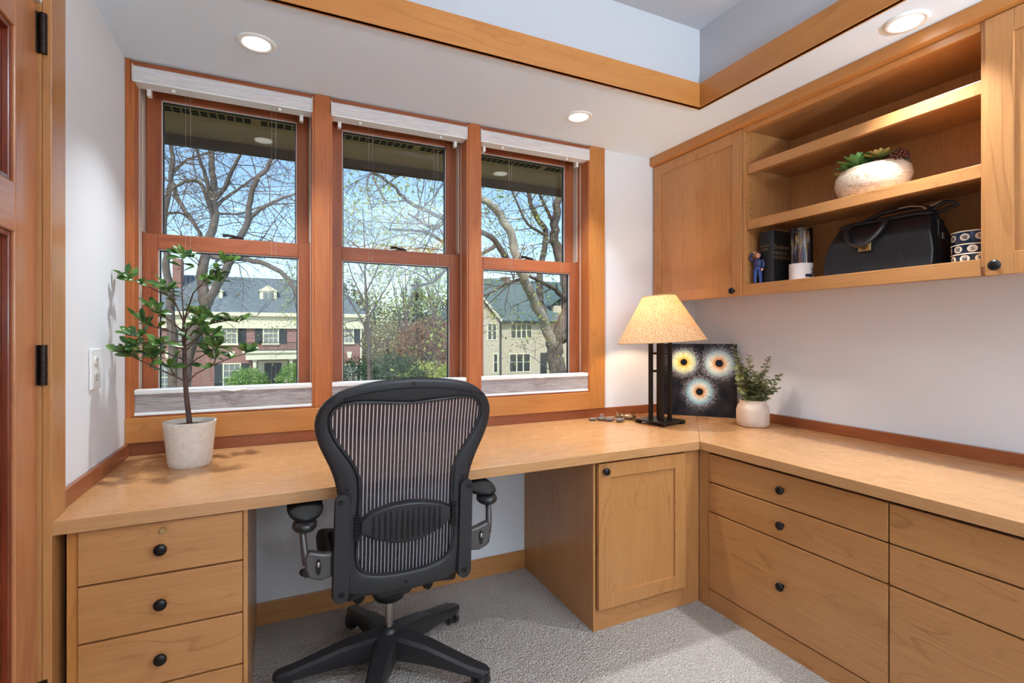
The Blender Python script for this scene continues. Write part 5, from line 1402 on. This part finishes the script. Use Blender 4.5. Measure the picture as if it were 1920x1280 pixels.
tree('bare_tree', 'tall bare grey tree with forked trunk seen in the left window', 16.0, [
 (.24, .21, [(335, 790), (350, 680), (366, 610), (386, 572)]),
 (.21, .10, [(386, 572, 0), (380, 540, .1), (381, 490, .3), (393, 445, .5), (401, 400, .6), (403, 355, .7), (399, 310, .8), (395, 230, 1)]),
 (.17, .06, [(386, 572, 0), (408, 535, -.2), (428, 495, -.5), (446, 452, -.8), (463, 417, -1), (470, 375, -1.1), (483, 335, -1.2), (505, 308, -1.3), (540, 250, -1.5)]),
 (.09, .03, [(463, 417, -1), (482, 396, -1), (505, 382, -.9), (530, 371, -.8), (560, 360, -.6), (610, 330, -.5)]),
 (.10, .04, [(404, 372, .7), (425, 345, .5), (440, 310, .2), (455, 280, 0), (470, 220, 0)]),
 (.08, .03, [(402, 390, .6), (424, 370, .9), (450, 352, 1.2), (480, 330, 1.5), (520, 300, 1.8)]),
 (.08, .035, [(400, 410, .6), (380, 350, .2), (360, 338, .1), (330, 350, -.1), (300, 372, -.3), (250, 390, -.5)]),
 (.09, .04, [(396, 380, .6), (385, 330, .5), (372, 290, .3), (360, 240, .1)]),
 (.11, .07, [(400, 482, .3), (448, 484, -.4), (500, 496, -.9), (534, 518, -1.4), (558, 552, -1.8), (572, 620, -2.2)], 'bare'),
 (.05, .02, [(404, 492, .3), (450, 455, 0), (480, 452, -.3), (520, 455, -.5), (560, 464, -.7)]),
 (.05, .02, [(412, 400, .6), (450, 400, .8), (500, 385, 1), (560, 380, 1.2)]),
 ], M_bark, M_bud, 4, 2600, .035, ntw=9, tl=1.5, td=3, tr=.015, spread=.1, rs=.72)
tree('bare_tree', 'slim bare grey tree at the far left of the left window', 18.5, [
 (.20, .14, [(322, 800), (326, 700), (322, 600), (314, 520), (312, 470)]),
 (.14, .07, [(312, 470, 0), (306, 430, .2), (312, 380, .3), (322, 330, .4), (322, 280, .4), (318, 230, .4)]),
 (.11, .05, [(324, 345, .4), (330, 365, .1), (345, 392, -.2), (362, 415, -.4), (374, 440, -.6), (378, 462, -.7)], 'bare'),
 (.06, .02, [(312, 400, .2), (340, 400, .5), (365, 420, .8), (380, 440, 1)]),
 (.07, .02, [(318, 330, .4), (350, 300, .6), (390, 285, .9), (440, 260, 1)])], M_bark, M_bud, 14, 900, .035, ntw=9, tl=1.6, td=2, tr=.016, rs=.75)
tree('young_tree', 'thin young tree with yellow green leaves in front of the brick house corner', 22.0, [
 (.13, .012, [(694, 760), (692, 690), (690, 640), (688, 590), (686, 545), (684, 500), (682, 440), (680, 390)]),
 (.05, .015, [(689, 620), (672, 590), (655, 560), (646, 530)]), (.05, .015, [(688, 600), (712, 560), (735, 520), (750, 480)]),
 (.045, .015, [(687, 570), (668, 535), (655, 500), (648, 470)]), (.045, .015, [(686, 550), (705, 510), (722, 470), (735, 440)]),
 (.04, .012, [(690, 660), (668, 640), (650, 615), (640, 600)]), (.045, .015, [(692, 670), (715, 645), (745, 620), (770, 610)]),
 (.04, .012, [(686, 520), (665, 480), (650, 450)]), (.04, .012, [(684, 500), (700, 460), (716, 420)])], M_bark, M_yg, 9, 1900, .055, ntw=7, tl=1.7, td=2, tr=.02, spread=.15)
tree('forked_tree', 'big old tree with a thick forked trunk close to the right window', 11.5, [
 (.27, .25, [(1046, 800), (1046, 740), (1043, 690), (1040, 650), (1040, 632)]),
 (.145, .075, [(1034, 640, -.1), (1018, 600, -.4), (1002, 565, -.7), (988, 532, -1), (976, 508, -1.2), (969, 480, -1.3), (960, 445, -1.4), (944, 412, -1.5), (924, 388, -1.6), (904, 372, -1.7), (870, 345, -1.8), (820, 300, -1.9)], 'pale'),
 (.22, .10, [(1046, 640, .1), (1060, 590, .3), (1066, 550, .4), (1058, 510, .5), (1046, 472, .6), (1038, 430, .6), (1046, 385, .7), (1052, 340, .7), (1056, 280, .8)]),
 (.11, .06, [(1028, 620, 0), (1016, 575, .2), (1011, 535, .4), (1013, 500, .5), (1022, 462, .6), (1023, 432, .6), (1006, 405, .5), (995, 380, .4), (990, 350, .3), (985, 300, .2)]),
 (.09, .04, [(1062, 562, .3), (1048, 548, 0), (1030, 536, -.2), (1008, 525, -.4), (985, 515, -.6)]),
 (.085, .03, [(975, 505, -1.2), (950, 486, -1.3), (936, 462, -1.4), (920, 443, -1.5), (900, 436, -1.6), (868, 425, -1.8), (836, 411, -2), (797, 394, -2.2), (763, 376, -2.4), (735, 347, -2.6), (697, 322, -2.8)]),
 (.05, .02, [(836, 411, -2), (815, 428, -2.1), (790, 415, -2.2), (765, 400, -2.3)]),
 (.05, .02, [(930, 460, -1.4), (890, 480, -1.6), (850, 470, -1.9), (810, 440, -2.2), (770, 432, -2.5), (730, 430, -2.8)]),
 (.05, .02, [(985, 520, -.8), (955, 530, -1), (925, 545, -1.2), (900, 560, -1.4)]),
 (.05, .02, [(870, 425, -1.8), (850, 470, -2), (838, 500, -2.2), (810, 530, -2.4), (770, 535, -2.6)]),
 (.05, .02, [(1022, 440, .6), (990, 420, .3), (965, 370, .1), (950, 330, 0)]),
 (.06, .02, [(1040, 425, .6), (1015, 370, .4), (1000, 330, .2), (990, 280, 0)]),
 (.05, .02, [(820, 300, -1.9), (780, 310, -2.1), (740, 330, -2.3), (700, 300, -2.5)]),
 ], M_bark, M_yg, 21, 5200, .034, ntw=9, tl=1.15, td=2, tr=.015, spread=.12, droop=.02)

# background vegetation
def bushy(name, label, px, py, Y, rx, rz_, mat, seed, n_, sz_, group=None, cat='bush', trunk=True):
    c = at(px, py, y=Y); rr = random.Random(seed)
    T = thing(name, label, cat, (c.x, Y, GZ), group=group)
    fm = MB(); tips = []
    for _ in range(400):
        v = Vector((rr.gauss(0, 1), rr.gauss(0, 1), rr.gauss(0, 1))).normalized()*rr.uniform(.45, 1)**.5
        tips.append(Vector((c.x+v.x*rx, Y+v.y*rx, max(GZ+.05, c.z+v.z*rz_))))
    scatter(fm, tips, n_, sz_, rr, rx*.10)
    fm.v = [(a, b, max(c_, GZ+.01)) for a, b, c_ in fm.v]
    if trunk:
        tm = MB(); tm.tube([(c.x, Y, GZ), (c.x+.05, Y, (GZ+c.z)/2), (c.x, Y, c.z+rz_*.2)], [.12*rx/2, .09*rx/2, .03], 8)
        for k in range(16):
            p = rr.choice(tips); tm.tube([(c.x, Y, GZ+(c.z-GZ)*rr.uniform(.15, .9)), ((p.x+c.x)/2, (p.y+Y)/2, (p.z+c.z)/2+.2), tuple(p)], [.045, .03, .012], 5)
        build(tm, 'stem', M_bark, T, smooth=70)
    build(fm, 'foliage', mat, T)
    return T
bushy('round_shrub', 'bright green shrub left of the brick house front door', 463, 722, 37, 1.25, 1.15, M_bush, 1, 5200, .07, 'green shrubs by the brick house', trunk=True)
bushy('round_shrub', 'bright green shrub right of the brick house front door', 556, 716, 37, 1.3, 1.35, M_bush, 2, 5200, .07, 'green shrubs by the brick house', trunk=True)
bushy('dry_bush', 'big brown dry leaved bush seen in the middle window', 803, 655, 40, 2.6, 2.6, M_brn, 3, 5200, .11)
bushy('dense_shrub', 'low yellow green shrub below the brown bush', 800, 712, 33, 2.2, 1.0, M_yg, 4, 2600, .10)
bushy('dense_shrub', 'low grey green shrub at the foot of the young tree', 740, 705, 31, 2.0, 1.2, M_dkg, 5, 2400, .10)
bushy('dense_shrub', 'olive shrub beside the brick house corner', 660, 712, 35, 1.4, 1.5, M_dkg, 6, 1400, .10)
bushy('leafy_tree', 'loose yellow green tree between the houses, right of the young tree', 760, 520, 44, 3.4, 3.8, M_yg, 7, 1700, .13, 'leafy trees between the houses', 'tree')
bushy('leafy_tree', 'loose yellow green tree near the right edge of the middle window', 812, 520, 54, 2.6, 4.0, M_yg, 8, 1500, .14, 'leafy trees between the houses', 'tree')
bushy('leafy_tree', 'yellow tree low behind the brown bush', 832, 615, 58, 2.6, 2.0, M_yg, 9, 2600, .14, 'leafy trees between the houses', 'tree')
bushy('leafy_tree', 'pale tree filling the gap left of the evergreen', 725, 640, 62, 5.2, 2.6, M_bud, 12, 4000, .16, 'leafy trees between the houses', 'tree')
bushy('leafy_tree', 'yellow green tree right of the brick house roof', 574, 552, 33, 1.7, 2.3, M_yg, 15, 700, .08, 'leafy trees between the houses', 'tree')
# conifer
c = at(782, 640, y=50); T = thing('evergreen_tree', 'dark evergreen conifer between the two houses', 'tree', (c.x, 50, GZ))
rr = random.Random(8); fm = MB(); top = at(782, 520, y=50).z
for k in range(26):
    t = k/26; z = at(782, 655, y=50).z+(top-at(782, 655, y=50).z)*t; R_ = 3.0*(1-t)+.2
    for q in range(11):
        a = rr.uniform(0, 2*PI); e_ = Vector((c.x+R_*math.cos(a), 50+R_*math.sin(a), z-.25*R_)); s0 = Vector((c.x, 50, z+.1))
        for s in range(16):
            p = s0.lerp(e_, rr.random())+Vector((rr.gauss(0, .12), rr.gauss(0, .12), rr.gauss(0, .1))); d = Vector((rr.uniform(-1, 1), rr.uniform(-1, 1), rr.uniform(-.5, .3))).normalized()*.22; b = d.cross(Vector((0, 0, 1)))*.3
            fm.add([p-d, p+b, p+d, p-b], [(0, 1, 2, 3)])
build(MB().tube([(c.x, 50, GZ), (c.x, 50, top)], [.28, .04], 8), 'trunk', M_bark, T, smooth=70)
build(fm, 'foliage', M_dkg, T)
# distant tree line
rr = random.Random(77)
for k in range(16):
    px = 250+k*62; Y = 84+18*(k % 3)
    bushy('distant_tree', 'hazy tree in the distant row behind the houses, '+('green', 'brownish', 'yellow green')[k % 3]+' crown', px, 614+rr.uniform(-8, 8), Y, 7.5, rr.uniform(4.5, 6.5), (M_dkg, M_bud, M_yg)[k % 3], 100+k, 2600, .32, 'distant tree row', 'tree')
